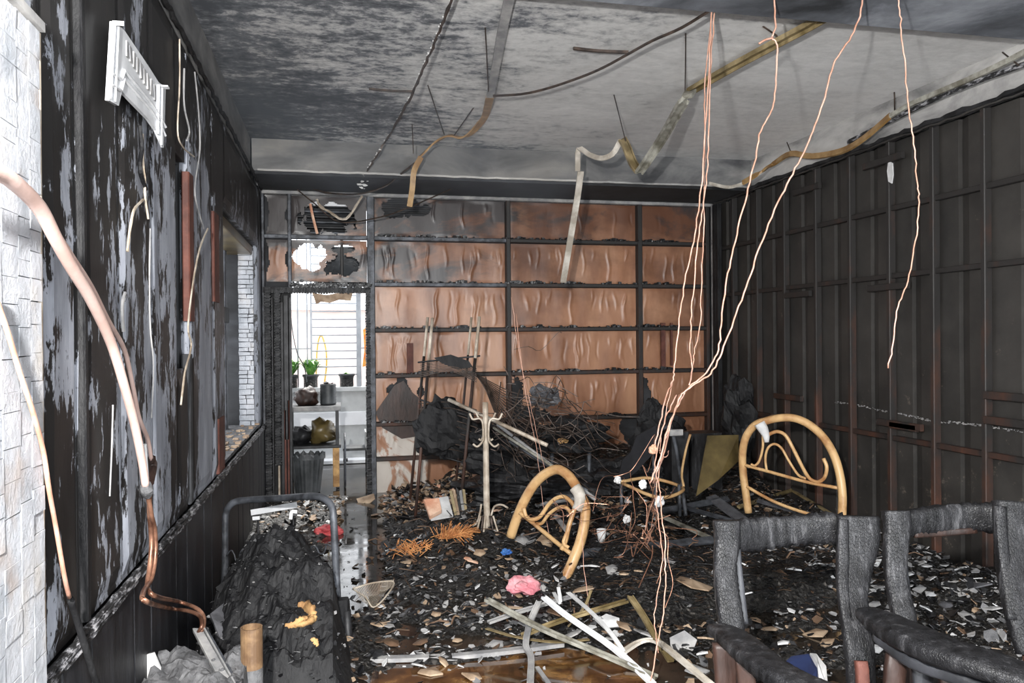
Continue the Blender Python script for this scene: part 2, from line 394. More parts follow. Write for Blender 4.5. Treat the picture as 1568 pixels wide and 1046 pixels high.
for k, (ya, yb) in enumerate([(a, a+.245) for a in np.arange(2.05, 8.2, .25)]):   # wainscot boards
    MB().bevbox((-.79, ya, 0), (-.728+.002*(k % 3), min(yb, 8.27), .735), .004).build('wainscot_board', M['wains'], wall_left)
mb = MB()
for dz, dx in ((.004, -.004), (.016, -.012), (-.012, -.006)):
    mb.tube(ragged(Vector((-.722+dx, 2.08, .752+dz)), Vector((-.722+dx, 8.2, .752+dz)), 90, .003, int(dz*1000)+50), .009, 5, jit=.35)
mb.build('dado_rail', M['scrape'], wall_left)
# upper ragged trim along the wall head
mb = MB(); mb.tube(ragged(Vector((-.735, .5, 3.13)), Vector((-.735, 8.2, 3.13)), 120, .010, 9), .013, 5, jit=.4)
mb.build('wall_head_trim', M['char'], wall_left)
struct('trim_5', MB().box((-.80, -3, 3.15), (-.762, 7.45, ZC)), M['beam'])
# window opening in the left wall
win = empty('window_1', (-.95, 6.8, .78), None, None, kind='structure')
fr = MB()
MB().bevbox((-1.07, 5.68, 2.44), (-.80, 7.93, 2.52)).build('window_head', M['board'], win)
mb = MB(); r = random.Random(5); z = .80
while z < 2.44:                                                   # far reveal post, charred into brick-like blocks
    h = r.uniform(.032, .058)
    x = -.93
    while x < -.80:
        ww = r.uniform(.06, .12); mb.box((x, 7.90-r.uniform(0, .02), z), (min(x+ww, -.79)-.004, 7.98, z+h-.006), .003); x += ww
    z += h
mb.build('charred_reveal_post', M['paleash'], win)['kind'] = 'stuff'
MB().bevbox((-1.045, 7.55, .8), (-1.0, 7.66, 2.44)).build('window_mullion', M['steelgrey'], win)
MB().bevbox((-1.045, 7.1, .8), (-1.015, 7.16, 1.78)).build('window_mullion', M['foam'], win)
MB().bevbox((-1.045, 6.95, 1.78), (-.99, 7.7, 1.92)).build('window_transom', M['char'], win)
MB().bevbox((-1.045, 7.1, 1.92), (-1.015, 7.14, 2.44)).build('window_mullion', M['foam'], win)
MB().box((-1.08, 5.66, .775), (-.76, 7.95, .80), .002).build('window_sill', M['ash'], win)
MB().bevbox((-1.06, 5.66, .8), (-1.0, 5.74, 2.44)).build('window_frame', M['char'], win)
mb = MB(); r = random.Random(3)
for i in range(60):
    c = Vector((r.uniform(-1.0, -.78), r.uniform(5.9, 7.9), .80)); s = r.uniform(.01, .04)
    mb.box(c, c+Vector((s, s*1.5, s*.4)), .004, r)
mb.build('sill_rubble', [M['flake_t']], win)['kind'] = 'stuff'
# ============================================================ near left door jamb, ash-white and cracked into blocks
jb = empty('door_jamb', (-.72, 2.0, 0), 'thick ash-white charred timber post at the near end of the left wall', 'post')
MB().box((-.80, 1.55, 0), (-.70, 2.075, 2.36)).build('core', M['char'], jb)
mb = MB(); r = random.Random(11); cols = [1.50, 1.62, 1.73, 1.84, 1.93, 2.0, 2.07]
for a, b in zip(cols, cols[1:]):
    z = 0
    while z < 2.355:
        h = r.uniform(.035, .085)*(1.3 if z < 1.2 else 1); h = min(h, 2.36-z)
        mb.box((-.705, a+.0008, z+.0008), (-.690+r.uniform(-.0012, .002), b-.0008, z+h-.0008), .0010, r); z += h
mb.build('char_block', M['paleash'], jb)['kind'] = 'stuff'
tube_obj('edge_strip', [(-.695, 2.08, 0), (-.70, 2.085, 1.2), (-.695, 2.08, 2.36)], .006, M['bone'], jb, 5)
MB().box((-.80, 1.4, 2.365), (-.68, 2.09, 2.385), .004).build('head_ledge', M['flake_l'], jb)

# ============================================================ BACK PARTITION: steel grid with film-covered panels
wb = struct('wall_back', MB().box((.36, 8.385, 0), (4.3, 8.5, 3.2)).box((-1.0, 8.385, 2.12), (-.47, 8.5, 3.2)), M['beamdark'])
cols = [(-.72, -.49), (-.46, .30), (.38, 1.78), (1.83, 3.29), (3.345, 4.12)]
rows = [(2.70, 3.10), (2.215, 2.645), (1.735, 2.165), (1.255, 1.685), (.75, 1.205), (.38, .70), (0.0, .34)]
def panel(ci, ri):
    x0, x1 = cols[ci]; z0, z1 = rows[ri]; r = random.Random(ci*31+ri*7+1)
    nx = max(8, int((x1-x0)/.011)); nz = max(8, int((z1-z0)/(.011 if True else .03))); V = []; Fc = []
    folds = []
    for _ in range(int((x1-x0)*(13 if ri > 0 else 3))):
        folds.append((r.uniform(x0, x1), r.uniform(.006, .017), r.uniform(.004, .011)*r.choice((1, 1, -.6)), r.uniform(-.10, .10), r.uniform(.35, 1.05), r.uniform(0, .5)))
    holes = []
    if (ci, ri) == (1, 0): holes = [(-.08, 2.88, .27, .17)]
    if (ci, ri) == (1, 1): holes = [(-.27, 2.47, .15, .14), (.02, 2.38, .19, .12), (.08, 2.56, .12, .05)]
    if (ci, ri) == (2, 0): holes = [(.72, 3.02, .26, .10), (.60, 2.93, .10, .04)]
    if ci == 0: holes = [(x0-.02, (z0+z1)/2, .05, .25), (x1+.02, z0+.2, .05, .10)]
    if (ci, ri) == (2, 4): holes = [(.62, 1.0, .12, .18), (1.05, .80, .25, .12), (.86, 1.05, .04, .06)]
    if (ci, ri) == (3, 4): holes = [(1.86, .85, .12, .35), (2.05, .72, .25, .14)]
    if (ci, ri) == (3, 5): holes = [(2.0, .55, .22, .22), (3.2, .6, .12, .2)]
    if (ci, ri) == (2, 5): holes = [(1.5, .55, .45, .3)]
    if (ci, ri) == (4, 4): holes = [(3.4, .85, .06, .3), (3.5, .75, .2, .08)]
    if (ci, ri) == (4, 5): holes = [(3.6, .5, .3, .2)]
    for j in range(nz+1):
        for i in range(nx+1):
            X = x0+(x1-x0)*i/nx; Z = z0+(z1-z0)*j/nz; tz = (z1-Z)/(z1-z0); d = 0
            for fx, fw, fa, sl, ln, st in folds:
                u = (X-fx-sl*tz*.4-.01*sin(tz*9+fx*20))/fw
                if abs(u) < 3.2: d += fa*math.exp(-u*u)*max(0, min(1, (tz-st*.4)*6))*max(0, min(1, (ln-tz)*5))
            d += .010*fbm(X*3, Z*.9, ci+ri, 2)
            e = min(X-x0, x1-X, Z-z0, z1-Z); d *= min(1, e/.03)
            V.append((X, 8.355-d, Z))
    for j in range(nz):
        for i in range(nx):
            X = x0+(x1-x0)*(i+.5)/nx; Z = z0+(z1-z0)*(j+.5)/nz
            if any(((X-hx)/a)**2+((Z-hz)/b)**2+.8*fbm(X*9, Z*9, 3.3) < 1 for hx, hz, a, b in holes): continue
            q = j*(nx+1)+i; Fc.append((q, q+1, q+nx+2, q+nx+1))
    mat = M['filmsoot'] if (ri == 0 or (ci < 2) or (ri == 1 and ci == 2)) else (M['filmpale'] if (ci == 2 and ri >= 5) else M['film'])
    MB().add(V, Fc).build('film_panel', mat, wb, smooth=True)
for ci in range(5):
    for ri in range(7):
        if ci < 2 and ri > 1: continue
        panel(ci, ri)
def sx(z): return 0
for x, w_, zb_, m in ((-.735, .03, 0, 'steelgrey'), (-.475, .035, 2.12, 'steelgrey'), (.34, .075, 0, 'steelgrey'), (1.805, .045, 0, 'rust'), (3.317, .05, 0, 'rust'), (4.14, .04, 0, 'rust')):
    MB().bevbox((x-w_/2, 8.27, zb_), (x+w_/2, 8.36, 3.14)).build('post', M[m], wb)
for zr in (2.672, 2.19, 1.71, 1.23, .725, .36):
    for ci, (x0, x1) in enumerate(cols):
        if ci < 2 and zr < 2.5: continue
        mm = 'steelgrey' if ci < 2 or (ci == 2 and zr > 2.1) else 'rust'
        MB().bevbox((x0-.02, 8.285, zr-.021), (x1+.02, 8.36, zr+.021)).build('rail', M[mm], wb)
mb = MB().bevbox((-.74, 8.26, 3.10), (4.2, 8.34, 3.135)); mb.build('head_rail', M['flake_l'], wb)
# mushy grey residue round the left column panels and soot crumbs on the rails
mb = MB(); r = random.Random(8)
for zr in (2.69, 2.21, 1.73, 1.25, .745):
    for k in range(150):
        cx = r.choice((.5, .9, 1.3, 1.9, 2.15, 2.5, 3.0, 3.4, 3.6)); x = cx+r.gauss(0, .10)
        if not .4 < x < 4.1: continue
        s = r.uniform(.006, .022)*math.exp(-abs(x-cx)*5); q = Vector((x, 8.275, zr)); mb.box(q-Vector((s, .01, .003)), q+Vector((s, .03, s*1.6)), .004, r)
for k in range(260):
    s = r.uniform(.006, .016); q = Vector((r.uniform(-.48, .32), 8.26, 2.165+r.gauss(0, .012))); mb.box(q, q+Vector((s*2, .05, s*1.6)), .004, r)
mb.build('soot_crumbs', M['flake_k'], wb)['kind'] = 'stuff'
# torn blobs hanging in the two narrow top-left panels, vent slats behind
for k in range(7):
    z = 2.72+.055*k; MB().bevbox((-.42, 8.40, z), (.24, 8.47, z+.022)).build('vent_slat', M['steelblk' if k % 2 else 'steelgrey'], wb)
for k in range(4):
    z = 2.95+.045*k; MB().bevbox((.45, 8.372, z), (1.1, 8.384, z+.02)).build('vent_slat', M['steelblk'], wb)
MB().bevbox((-.46, 8.49, 2.69), (.30, 8.52, 3.12)).build('vent_backing', M['beamdark'], wb)
MB().slab([onY(8.46, *q) for q in [(503, 378), (562, 378), (562, 436), (484, 436), (478, 428), (492, 418), (500, 400)]], (0, 1, 0), .02).build('burnt_backing', M['glassdk'], wb)
MB().bevbox((.03, 8.40, 2.2), (.06, 8.45, 2.66)).build('inner_stud', M['rust'], wb)
for px0, py0, px1, py1, m in ((623, 540, 633, 575, 'redsteel'), (1012, 508, 1019, 562, 'redsteel'), (1027, 508, 1030, 560, 'redsteel')):
    a = onY(8.30, px0, py0); b = onY(8.30, px1, py1); MB().bevbox((a.x, 8.29, b.z), (b.x, 8.32, a.z+.1), .002).build('inner_stud', M[m], wb)
# torn lower-left sheet: dark scorched patch
pts = [(604, 590), (618, 583), (630, 600), (645, 612), (650, 640), (640, 668), (615, 672), (585, 655), (575, 632), (590, 610)]
MB().slab([onY(8.335, *p) for p in pts], (0, 1, 0), .006).build('scorched_patch', M['brown'], wb)
# ---- door opening
dr = empty('door_1', (-.08, 8.3, 0), None, None, kind='structure')
def notchpost(x0, x1, y0, y1, z0, z1, name, m, step=.028):
    mb = MB(); mb.box((x0+.008, y0+.008, z0), (x1-.008, y1, z1)); z = z0; r = random.Random(int(x0*1000+z0*10))
    while z < z1: mb.box((x0, y0, z+.003), (x1, y1, z+step-.005), .004, r); z += step
    return mb.build(name, M[m], dr)
notchpost(.28, .325, 8.22, 8.40, 0, 2.13, 'charred_jamb', 'charwood')
notchpost(-.72, -.66, 8.20, 8.36, .0, 2.13, 'charred_jamb', 'charwood')
notchpost(-.63, -.57, 8.22, 8.40, .35, 2.13, 'charred_jamb', 'charwood')
mb = MB(); r = random.Random(2); x = -.74
mb.box((-.74, 8.245, 2.10), (.33, 8.36, 2.15))
while x < .32: mb.box((x, 8.235, 2.095+r.uniform(-.008, .004)), (x+.018, 8.36, 2.15), .003, r); x += .027
mb.build('charred_header', M['charwood'], dr)
for x, w_, z0, z1, m in ((-.655, .02, 0, 2.05, 'steelblk'), (-.56, .03, 0, 2.0, 'steelblk'), (-.535, .02, .0, .9, 'redsteel'), (-.505, .02, .0, 1.0, 'redsteel'), (-.52, .045, .6, 2.07, 'steelblk'), (-.60, .02, 0, .6, 'bone'), (-.685, .018, 0, .55, 'flake_t'), (-.48, .022, 0, 2.05, 'steelblk')):
    MB().bevbox((x-w_/2, 8.30, z0), (x+w_/2, 8.345, z1), .003).build('frame_strip', M[m], dr)
MB().box((-.80, 8.345, 0), (-.47, 8.42, 2.12)).build('door_leaf', M['char'], dr)
MB().slab([onY(8.33, *p) for p in [(478, 448), (500, 452), (515, 449), (540, 449), (537, 461), (520, 459), (505, 464), (492, 462), (484, 466)]], (0, 1, 0), .004).build('hanging_tatter', M['flake_t'], dr)

# ============================================================ RIGHT WALL
wr = struct('wall_right', MB().box((4.34, -3, 0), (4.5, 8.6, ZC)), M['beamdark'])
ps = [8.2, 7.80, 7.30, 6.80, 6.29, 5.81, 5.33, 4.87, 4.41, 3.85, 3.3, 2.7, 2.0, 1.2, .4]
for a, b in zip(ps, ps[1:]):                                     # each corrugated sheet
    mb = MB(); prof = [(a, 4.285)]; mid = (a+b)/2; wd = abs(a-b)
    prof = [(b, 4.268), (b+.01, 4.25), (mid-.05, 4.25), (mid+.035, 4.279), (mid+.042, 4.25), (a, 4.25)]
    zs = np.linspace(0, 3.12, 14); V = [(x+.004*fbm(y, z, 2), y, z) for z in zs for y, x in prof]; n = len(prof)
    mb.add(V, [(j*n+i, (j+1)*n+i, (j+1)*n+i+1, j*n+i+1) for j in range(len(zs)-1) for i in range(n-1)])
    mb.build('corrugated_sheet', M['sheet'], wr)
for k, y in enumerate(ps[:-1]): MB().bevbox((4.185, y-.02, 0), (4.245, y+.02, 3.12), .005).build('stud', M['rust'], wr)
for a, b in zip(ps, ps[1:]):
    for z in (2.60, 2.075, .815): MB().bevbox((4.20, b+.021, z-.02), (4.245, a-.021, z+.02), .004).build('rail', M['rust'], wr)
for y0, y1, z in ((3.87, 4.39, 1.215), (3.87, 4.39, 1.05), (4.97, 5.45, .93), (5.02, 5.3, .92), (6.35, 6.75, 2.0), (5.1, 5.55, 1.99), (6.5, 6.95, 1.03), (7.0, 7.6, .82), (3.6, 3.84, .58), (6.2, 6.6, 2.95), (5.15, 5.6, 2.98)):
    MB().bevbox((4.165, y0, z-.026), (4.20, y1, z+.026), .004).build('bracket', M['rust'], wr)
struct('trim_6', MB().box((4.225, -3, 3.16), (4.34, 7.45, ZC)), M['beamR'])
mb = MB(); mb.tube(ragged(Vector((4.19, .5, 3.14)), Vector((4.19, 8.2, 3.14)), 110, .008, 19), .028, 5, jit=.3)
mb.build('wall_head_trim', M['steelblk'], wr)
mb = MB(); mb.tube(ragged(Vector((4.17, .5, 3.115)), Vector((4.17, 8.2, 3.115)), 110, .006, 29), .008, 4, jit=.3); mb.build('wall_head_bead', M['sheet'], wr)
MB().slab([onX(4.18, *p) for p in [(1360, 246), (1366, 250), (1367, 268), (1365, 281), (1360, 278), (1358, 262)]], (1, 0, 0), .01).build('plaster_dab', M['flake_w'], wr)
for q in [(1108, 1122), (1125, 1131)]: pass
# jagged line of pale dust
mb = MB(); L = [(1280, 616), (1310, 620), (1350, 629), (1395, 637), (1430, 645), (1470, 648), (1505, 652), (1568, 662)]
r = random.Random(4); P = smooth_path([onX(4.243, *q) for q in L], 14)
for p in P:
    for _ in range(2):
        q = p+Vector((0, r.uniform(-.03, .03), r.uniform(-.007, .007))); s = r.uniform(.001, .0038); mb.box(q-Vector((s, s*2, s)), q+Vector((s, s*2, s)), .001, r)
mb.build('dust_line', M['flake_l'], wr)['kind'] = 'stuff'
# corner posts between the back partition and the right wall
for px, m, wd in ((1092, 'flake_l', .02), (1101, 'rust', .035), (1113, 'char', .05), (1128, 'rust', .03), (1145, 'char', .05)):
    p = onY(8.2, px, 500); MB().bevbox((min(p.x, 4.17)-wd/2, 8.17-.25*max(0, p.x-4.1), 0), (min(p.x, 4.17)+wd/2, 8.235-.25*max(0, p.x-4.1), 3.1), .004).build('corner_strip', M[m], wb)
#PART2
# ============================================================ YARD OUTSIDE THE DOOR
struct('floor_1', MB().box((-2.5, 8.45, -.12), (3.5, 16, -.005)), M['floor'])
struct('trim_7', MB().bevbox((-2.5, 8.40, 3.0), (2.8, 8.6, 3.2)), M['outwhite'])
pp = struct('wall_parapet', MB().box((-2.2, 10.6, 0), (2.5, 10.75, .93)), M['concrete'])
MB().bevbox((-2.2, 10.55, .93), (2.5, 10.80, .99)).build('coping', M['concrete'], pp)
MB().bevbox((-2.2, 10.585, .48), (2.5, 10.60, .66)).build('painted_band', M['outwhite'], pp)
MB().bevbox((-2.2, 10.4, 0), (2.5, 10.6, .05)).build('kerb', M['outwhite'], pp)
struct('wall_side', MB().box((-1.2, 8.6, 0), (-.93, 10.6, 2.6)), M['outwhite'])
hb = empty('neighbour_building', (0, 16, 0), 'pink rendered neighbouring building seen through the window bars', 'building')
MB().box((-6, 16, 0), (6, 18, 2.2)).build('wall', M['pinkwall'], hb)
MB().box((-6.2, 15.8, 2.2), (6.2, 18.2, 2.3)).build('roof_edge', M['outwhite'], hb)
for x in (-3.4, 2.2): MB().bevbox((x, 15.95, .9), (x+.8, 16.0, 1.8)).build('window', M['steelgrey'], hb)
for k in range(3):
    a = at(430, 470+26*k, 16); b = at(580, 500+18*k, 17); tag(tube_obj('overhead_cable', [a, (a+b)/2-Vector((0, 0, .15)), b], .012, M['steelblk'], None, 5), ['highest', 'middle', 'lowest'][k]+' of the dark overhead cables beyond the barred yard window', 'cable')
g = empty('window_grille', (0, 10.7, .99), 'grey painted steel window grille standing on the yard parapet', 'grille')
for x in (-1.15, -.95, -.72, -.52, -.40, .43, .62, .80, 1.0):
    MB().tube([(x, 10.68, .99), (x, 10.68, 3.2)], .011, 6).build('upright_bar', M['grillegrey'], g)
MB().bevbox((.235, 10.65, .99), (.30, 10.71, 3.2)).build('gate_post', M['grillegrey'], g)
MB().bevbox((-.36, 10.66, .99), (-.335, 10.70, 3.2)).build('gate_post', M['grillegrey'], g)
for k in range(18):
    z = 1.15+.105*k; MB().tube([(-.34, 10.68, z), (.25, 10.68, z)], .010, 6).build('rung', M['grillegrey'], g)
for z in (1.5, 2.33, 3.0): MB().tube([(-1.5, 10.68, z), (-.35, 10.68, z)], .009, 6).build('cross_bar', M['grillegrey'], g)
for z in (1.5, 2.33, 3.0): MB().tube([(.3, 10.68, z), (1.5, 10.68, z)], .009, 6).build('cross_bar', M['grillegrey'], g)
def revolve(prof, n=20):
    mb = MB(); V = [(r_*cos(2*pi*k/n), r_*sin(2*pi*k/n), z) for r_, z in prof for k in range(n)]
    return mb.add(V, [(j*n+k, j*n+(k+1) % n, (j+1)*n+(k+1) % n, (j+1)*n+k) for j in range(len(prof)-1) for k in range(n)]+[tuple(range(n-1, -1, -1))])
def place(o, loc, rot=(0, 0, 0)):
    o.location = loc; o.rotation_euler = rot; return o
def child(mb, name, m, root, smooth=False):
    o = link(name, mb.mesh(name, m, smooth)); o.parent = root; return o
def foliage(n, h, spread, r):
    mb = MB()
    for _ in range(n):
        a = r.uniform(0, 2*pi); L = r.uniform(.5, 1)*h; s = r.uniform(.3, 1)*spread; wv = .012+.01*r.random()
        b = Vector((.02*cos(a), .02*sin(a), 0)); d = Vector((cos(a), sin(a), 0)); sd = Vector((-sin(a), cos(a), 0))*wv
        p1 = b+d*s*.45+Vector((0, 0, L*.75)); p2 = b+d*s+Vector((0, 0, L*r.uniform(.55, 1)))
        mb.add([b-sd*.3, b+sd*.3, p1+sd, p1-sd, p2], [(0, 1, 2, 3), (3, 2, 4)])
    return mb
potprof = [(.07, 0), (.095, .14), (.105, .14), (.108, .17), (.092, .17), (.088, .13)]
for name, x, y, m, lab, nl, h in (
    ('potted_plant', -.62, 10.63, 'potblk', 'leafy green plant in a pale pot at the left end of the yard parapet', 60, .32),
    ('potted_plant', -.36, 10.66, 'potblk', 'bushy green plant beside the yellow hose loop on the yard parapet', 70, .30),
    ('potted_plant', .105, 10.66, 'potblk', 'dark grey flowerpot with a few low leaves on the yard parapet', 16, .06),
    ('potted_plant', .47, 10.64, 'pottc', 'dark red flowerpot standing on a saucer on the yard parapet', 10, .05),
    ('potted_plant', .72, 10.64, 'potblk', 'green plant in a blue-grey pot by the right door jamb', 40, .22)):
    t = empty(name, (x, y, .99), lab, 'plant', 'potted plants on the yard parapet')
    child(revolve(potprof, 20), 'pot', M[m], t, True); child(revolve([(.09, .0), (.088, .145), (.0, .15)], 16), 'soil', M['rubble'], t)
    f = child(foliage(nl, h, h*.8, random.Random(int(x*100))), 'foliage', M['leaf'], t); f.location.z = .14; f['kind'] = 'stuff'
    if m == 'pottc': child(revolve([(.09, -.0), (.12, .0), (.125, .02), (.12, .02)], 20), 'saucer', M['pottc'], t)
hose = tube_obj('hose_loop', [at(484, 585, 10.6), at(485, 545, 10.6), at(488, 520, 10.6), at(493, 515, 10.6), at(499, 535, 10.6), at(500, 560, 10.6), at(497, 585, 10.6)], .012, M['yellowhose'], None, 6)
tag(hose, 'thin yellow hose looped upright among the pots on the parapet', 'hose')
o = MB().slab([onY(10.66, *p) for p in [(556, 505), (562, 500), (566, 520), (563, 560), (555, 562), (558, 535)]], (0, 1, 0), .03).build('hanging_cloth', M['orange']); tag(o, 'small orange cloth hanging on the grille beside the right door jamb', 'cloth')
o = tube_obj('dangling_cable', [at(444, 450, 10.4), at(447, 500, 10.4), at(455, 540, 10.3), at(466, 562, 10.2), at(470, 585, 10.1)], .007, M['potblk'], None, 5); tag(o, 'dark cable hanging in a curve at the left of the doorway', 'cable')

# rack just outside the door with its load
rk = empty('metal_rack', (-.25, 9.0, 0), 'soot-blackened two-shelf metal rack standing just inside the doorway', 'rack')
for x in (-.52, -.02):
    for y in (8.75, 9.2): MB().bevbox((x-.018, y-.018, 0), (x+.018, y+.018, .87), .004).build('leg', M['steelblk'], rk)
for z in (.86, .44): MB().bevbox((-.56, 8.71, z), (.02, 9.24, z+.035), .006).build('shelf', M['steelblk'], rk)
MB().bevbox((-.56, 8.70, .845), (.02, 8.712, .9)).build('front_lip', M['flake_l'], rk)
MB().bevbox((-.07, 8.70, .02), (.0, 8.715, .44)).build('side_brace', M['foam'], rk)
def blob(c, rx, ry, rz, seed, amp=.35, fq=3.0, nu=20, nv=12, flat=True):
    mb = MB(); V = []; c = Vector(c)
    for j in range(nv+1):
        for i in range(nu):
            th = pi*j/nv; ph = 2*pi*i/nu; d = Vector((sin(th)*cos(ph), sin(th)*sin(ph), cos(th)))
            k = 1+amp*noise.noise(Vector((d.x*fq*.6+seed, d.y*fq*.6, d.z*fq*.6)))*1.1+amp*.28*fbm(d.x*fq*2+seed, d.y*fq*2, d.z*fq*2)
            V.append((c.x+d.x*rx*k, c.y+d.y*ry*k, c.z+max(-1, d.z*k)*rz))
    return mb.add(V, [(j*nu+i, (j+1)*nu+i, (j+1)*nu+(i+1) % nu, j*nu+(i+1) % nu) for j in range(nv) for i in range(nu)])
t = empty('ribbed_pot', (-.115, 8.95, .90), 'ribbed dark green plant pot on top of the blackened rack', 'pot')
child(revolve([(.085+.004*(k % 2), .016*k) for k in range(15)]+[(.075, .22), (.07, .2)], 24), 'pot', M['potblk'], t, True)
f = child(foliage(14, .07, .09, random.Random(4)), 'charred_leaf', M['char'], t); f.location.z = .19; f['kind'] = 'stuff'
tag(blob((-.36, 8.95, .985), .14, .14, .10, 3, .4, 3).build('burnt_bag', M['brown'], smooth=True), 'crumpled burnt brown bag on the rack beside the ribbed pot', 'bag')
tag(blob((-.40, 8.95, .56), .13, .16, .10, 8, .4).build('burnt_pan', M['steelblk'], smooth=True), 'blackened round pan on the middle shelf of the rack', 'pan')
tag(blob((-.17, 8.92, .60), .14, .14, .14, 9, .5).build('burnt_sack', M['board'], smooth=True), 'scorched ochre sack on the middle shelf of the rack', 'sack')
t = empty('bucket', (-.33, 8.6, 0), 'ribbed dark plastic bucket with a melted rim below the rack', 'bucket')
mb = MB(); n = 48; V = []
for rr, z in ((.125, 0), (.17, .36)):
    for k in range(n): q = rr*(1+.03*(k % 2)); V.append((q*cos(2*pi*k/n), q*sin(2*pi*k/n), z))
for rr, z in ((.185, .36), (.185, .40), (.165, .40), (.12, .05)):
    for k in range(n): V.append((rr*cos(2*pi*k/n), rr*sin(2*pi*k/n), z+(.02*sin(k*1.9) if z > .38 else 0)))
mb.add(V, [(j*n+k, j*n+(k+1) % n, (j+1)*n+(k+1) % n, (j+1)*n+k) for j in range(5) for k in range(n)]); child(mb, 'body', M['potblk'], t)
child(revolve([(.15, .36), (.0, .40)], 16), 'ash_fill', M['ash'], t)
t = empty('bicycle_wheel', (.06, 8.75, .3), 'thin spoked wheel leaning against the right side of the rack', 'wheel')
mb = MB(); mb.tube([(0, .26*cos(a), .29*sin(a)) for a in np.linspace(0, 2*pi, 33)], .012, 6, cap=False); child(mb, 'rim', M['steelgrey'], t, True)
for k in range(12): child(MB().tube([(0, 0, 0), (0, .26*cos(k*pi/6), .29*sin(k*pi/6))], .0025, 4), 'spoke', M['steelgrey'], t)
child(MB().tube([(-.02, 0, 0), (.03, 0, 0)], .02, 10), 'hub', M['steelblk'], t)
t = empty('small_chair', (.2, 9.6, 0), 'small grey moulded chair turned away in the wet yard', 'chair')
child(MB().bevbox((-.16, -.16, .30), (.14, .16, .33)), 'seat', M['potblk'], t); child(MB().add([(.1, -.16, .33), (.1, .16, .33), (.2, .16, .02), (.2, -.16, .02)], [(0, 1, 2, 3)]).bevbox((.10, -.16, .33), (.12, .16, .52)), 'backrest', M['concrete'], t)
for a in (-.14, .12):
    for b in (-.14, .14): child(MB().tube([(a, b, 0), (a, b, .3)], .012, 6), 'leg', M['steelblk'], t)

# ============================================================ RUBBLE GROUND
def G(x, y, cx, cy, sx_, sy_, h): return h*math.exp(-((x-cx)/sx_)**2-((y-cy)/sy_)**2)
def H(x, y):
    h = .012+.03*noise.noise(Vector((x*3, y*3, 1)))
    h += .34*max(0, min(1, (y-6.9)/.8))*max(0, min(1, (x-.95)/.7)) + .07*max(0, min(1, (y-7.0)/.6))*max(0, min(1, (x-.30)/.3))
    h += G(x, y, 1.35, 6.2, .75, .9, .20)+G(x, y, 2.6, 6.7, .9, .6, .22)+G(x, y, 3.6, 6.6, .6, .9, .15)
    h += G(x, y, .8, 5.6, .5, .5, .08)+G(x, y, 1.7, 4.9, .6, .5, .06)
    h += .13*max(0, min(1, (x-1.45)/.25))*max(0, min(1, (y-4.1)/.25))*max(0, min(1, (5.6-y)/.4))*max(0, min(1, (3.45-x)/.3))  # burnt mattress
    h += G(x, y, 3.75, 4.8, .45, .9, .10)
    h += G(x, y, -.35, 5.4, .5, .5, .14)+G(x, y, -.35, 4.35, .42, .5, .10)
    rough = .05*fbm(x*4.5, y*4.5, 5)+.03*fbm(x*13, y*13, 9, 3)
    k = 1-math.exp(-((x-(.06+.09*(y-5.5)))/(.26+.12*math.exp(-((y-5.4)/.5)**2)))**4*1.0-max(0, 4.9-y)**2*9-max(0, y-9)**2)*1.0
    wet = math.exp(-((x-.55)/.55)**4-((y-3.4)/.45)**4)+math.exp(-((x-1.2)/.6)**4-((y-3.35)/.48)**4)
    h = (h+rough)*max(0, k)*max(0, 1-wet)
    return h-.012*(1-max(0, k))-.03*min(1, wet)-.004
xs = np.arange(-.74, 4.19, .03); ys = np.arange(2.4, 8.26, .03)
V = [(x, y, H(x, y)) for y in ys for x in xs]; n = len(xs)
mb = MB(); mb.add(V, [(j*n+i, j*n+i+1, (j+1)*n+i+1, (j+1)*n+i) for j in range(len(ys)-1) for i in range(n-1)])
o = mb.build('rubble_bed', M['rubble'], smooth=True); tag(o, 'bed of wet black ash and burnt rubble covering the room floor', 'rubble', kind='stuff')
def onH(x, y, dz=0):
    d = ray(x, y); t = .1
    p = onZ(0, x, y); tmax = (p-CP).length/d.length
    t = 2.5; 
    while t < tmax:
        q = CP+d*t
        if q.z < H(q.x, q.y): break
        t += .02
    q = CP+d*t; return Vector((q.x, q.y, max(0, H(q.x, q.y))+dz))
# loose crumbs and flakes (uncountable)
def shardmesh(mb, c, s, r, th=.12, curl=.3):
    n = r.choice((4, 5, 5, 6, 7)); a0 = r.uniform(0, 6.3)
    R_ = Matrix.Rotation(r.uniform(0, 6.3), 3, 'Z') @ Matrix.Rotation(r.gauss(0, .35), 3, 'X') @ Matrix.Rotation(r.gauss(0, .35), 3, 'Y')
    el = r.uniform(.45, 1)
    P = []
    for k in range(n):
        q = s*r.uniform(.6, 1.1); a = a0+2*pi*k/n+r.uniform(-.2, .2); P.append(Vector((q*cos(a), q*el*sin(a), curl*s*r.uniform(-.4, .4))))
    t = Vector((0, 0, min(.008, s*th))); V = [c+R_@p for p in P]+[c+R_@(p+t) for p in P]
    mb.add(V, [tuple(range(n-1, -1, -1)), tuple(range(n, 2*n))]+[(i, (i+1) % n, n+(i+1) % n, n+i) for i in range(n)])
mats = [M[k] for k in ('flake_k', 'flake_l', 'flake_t', 'flake_w', 'flake_b', 'ash')]
mb = MB(); r = random.Random(21); cnt = 0
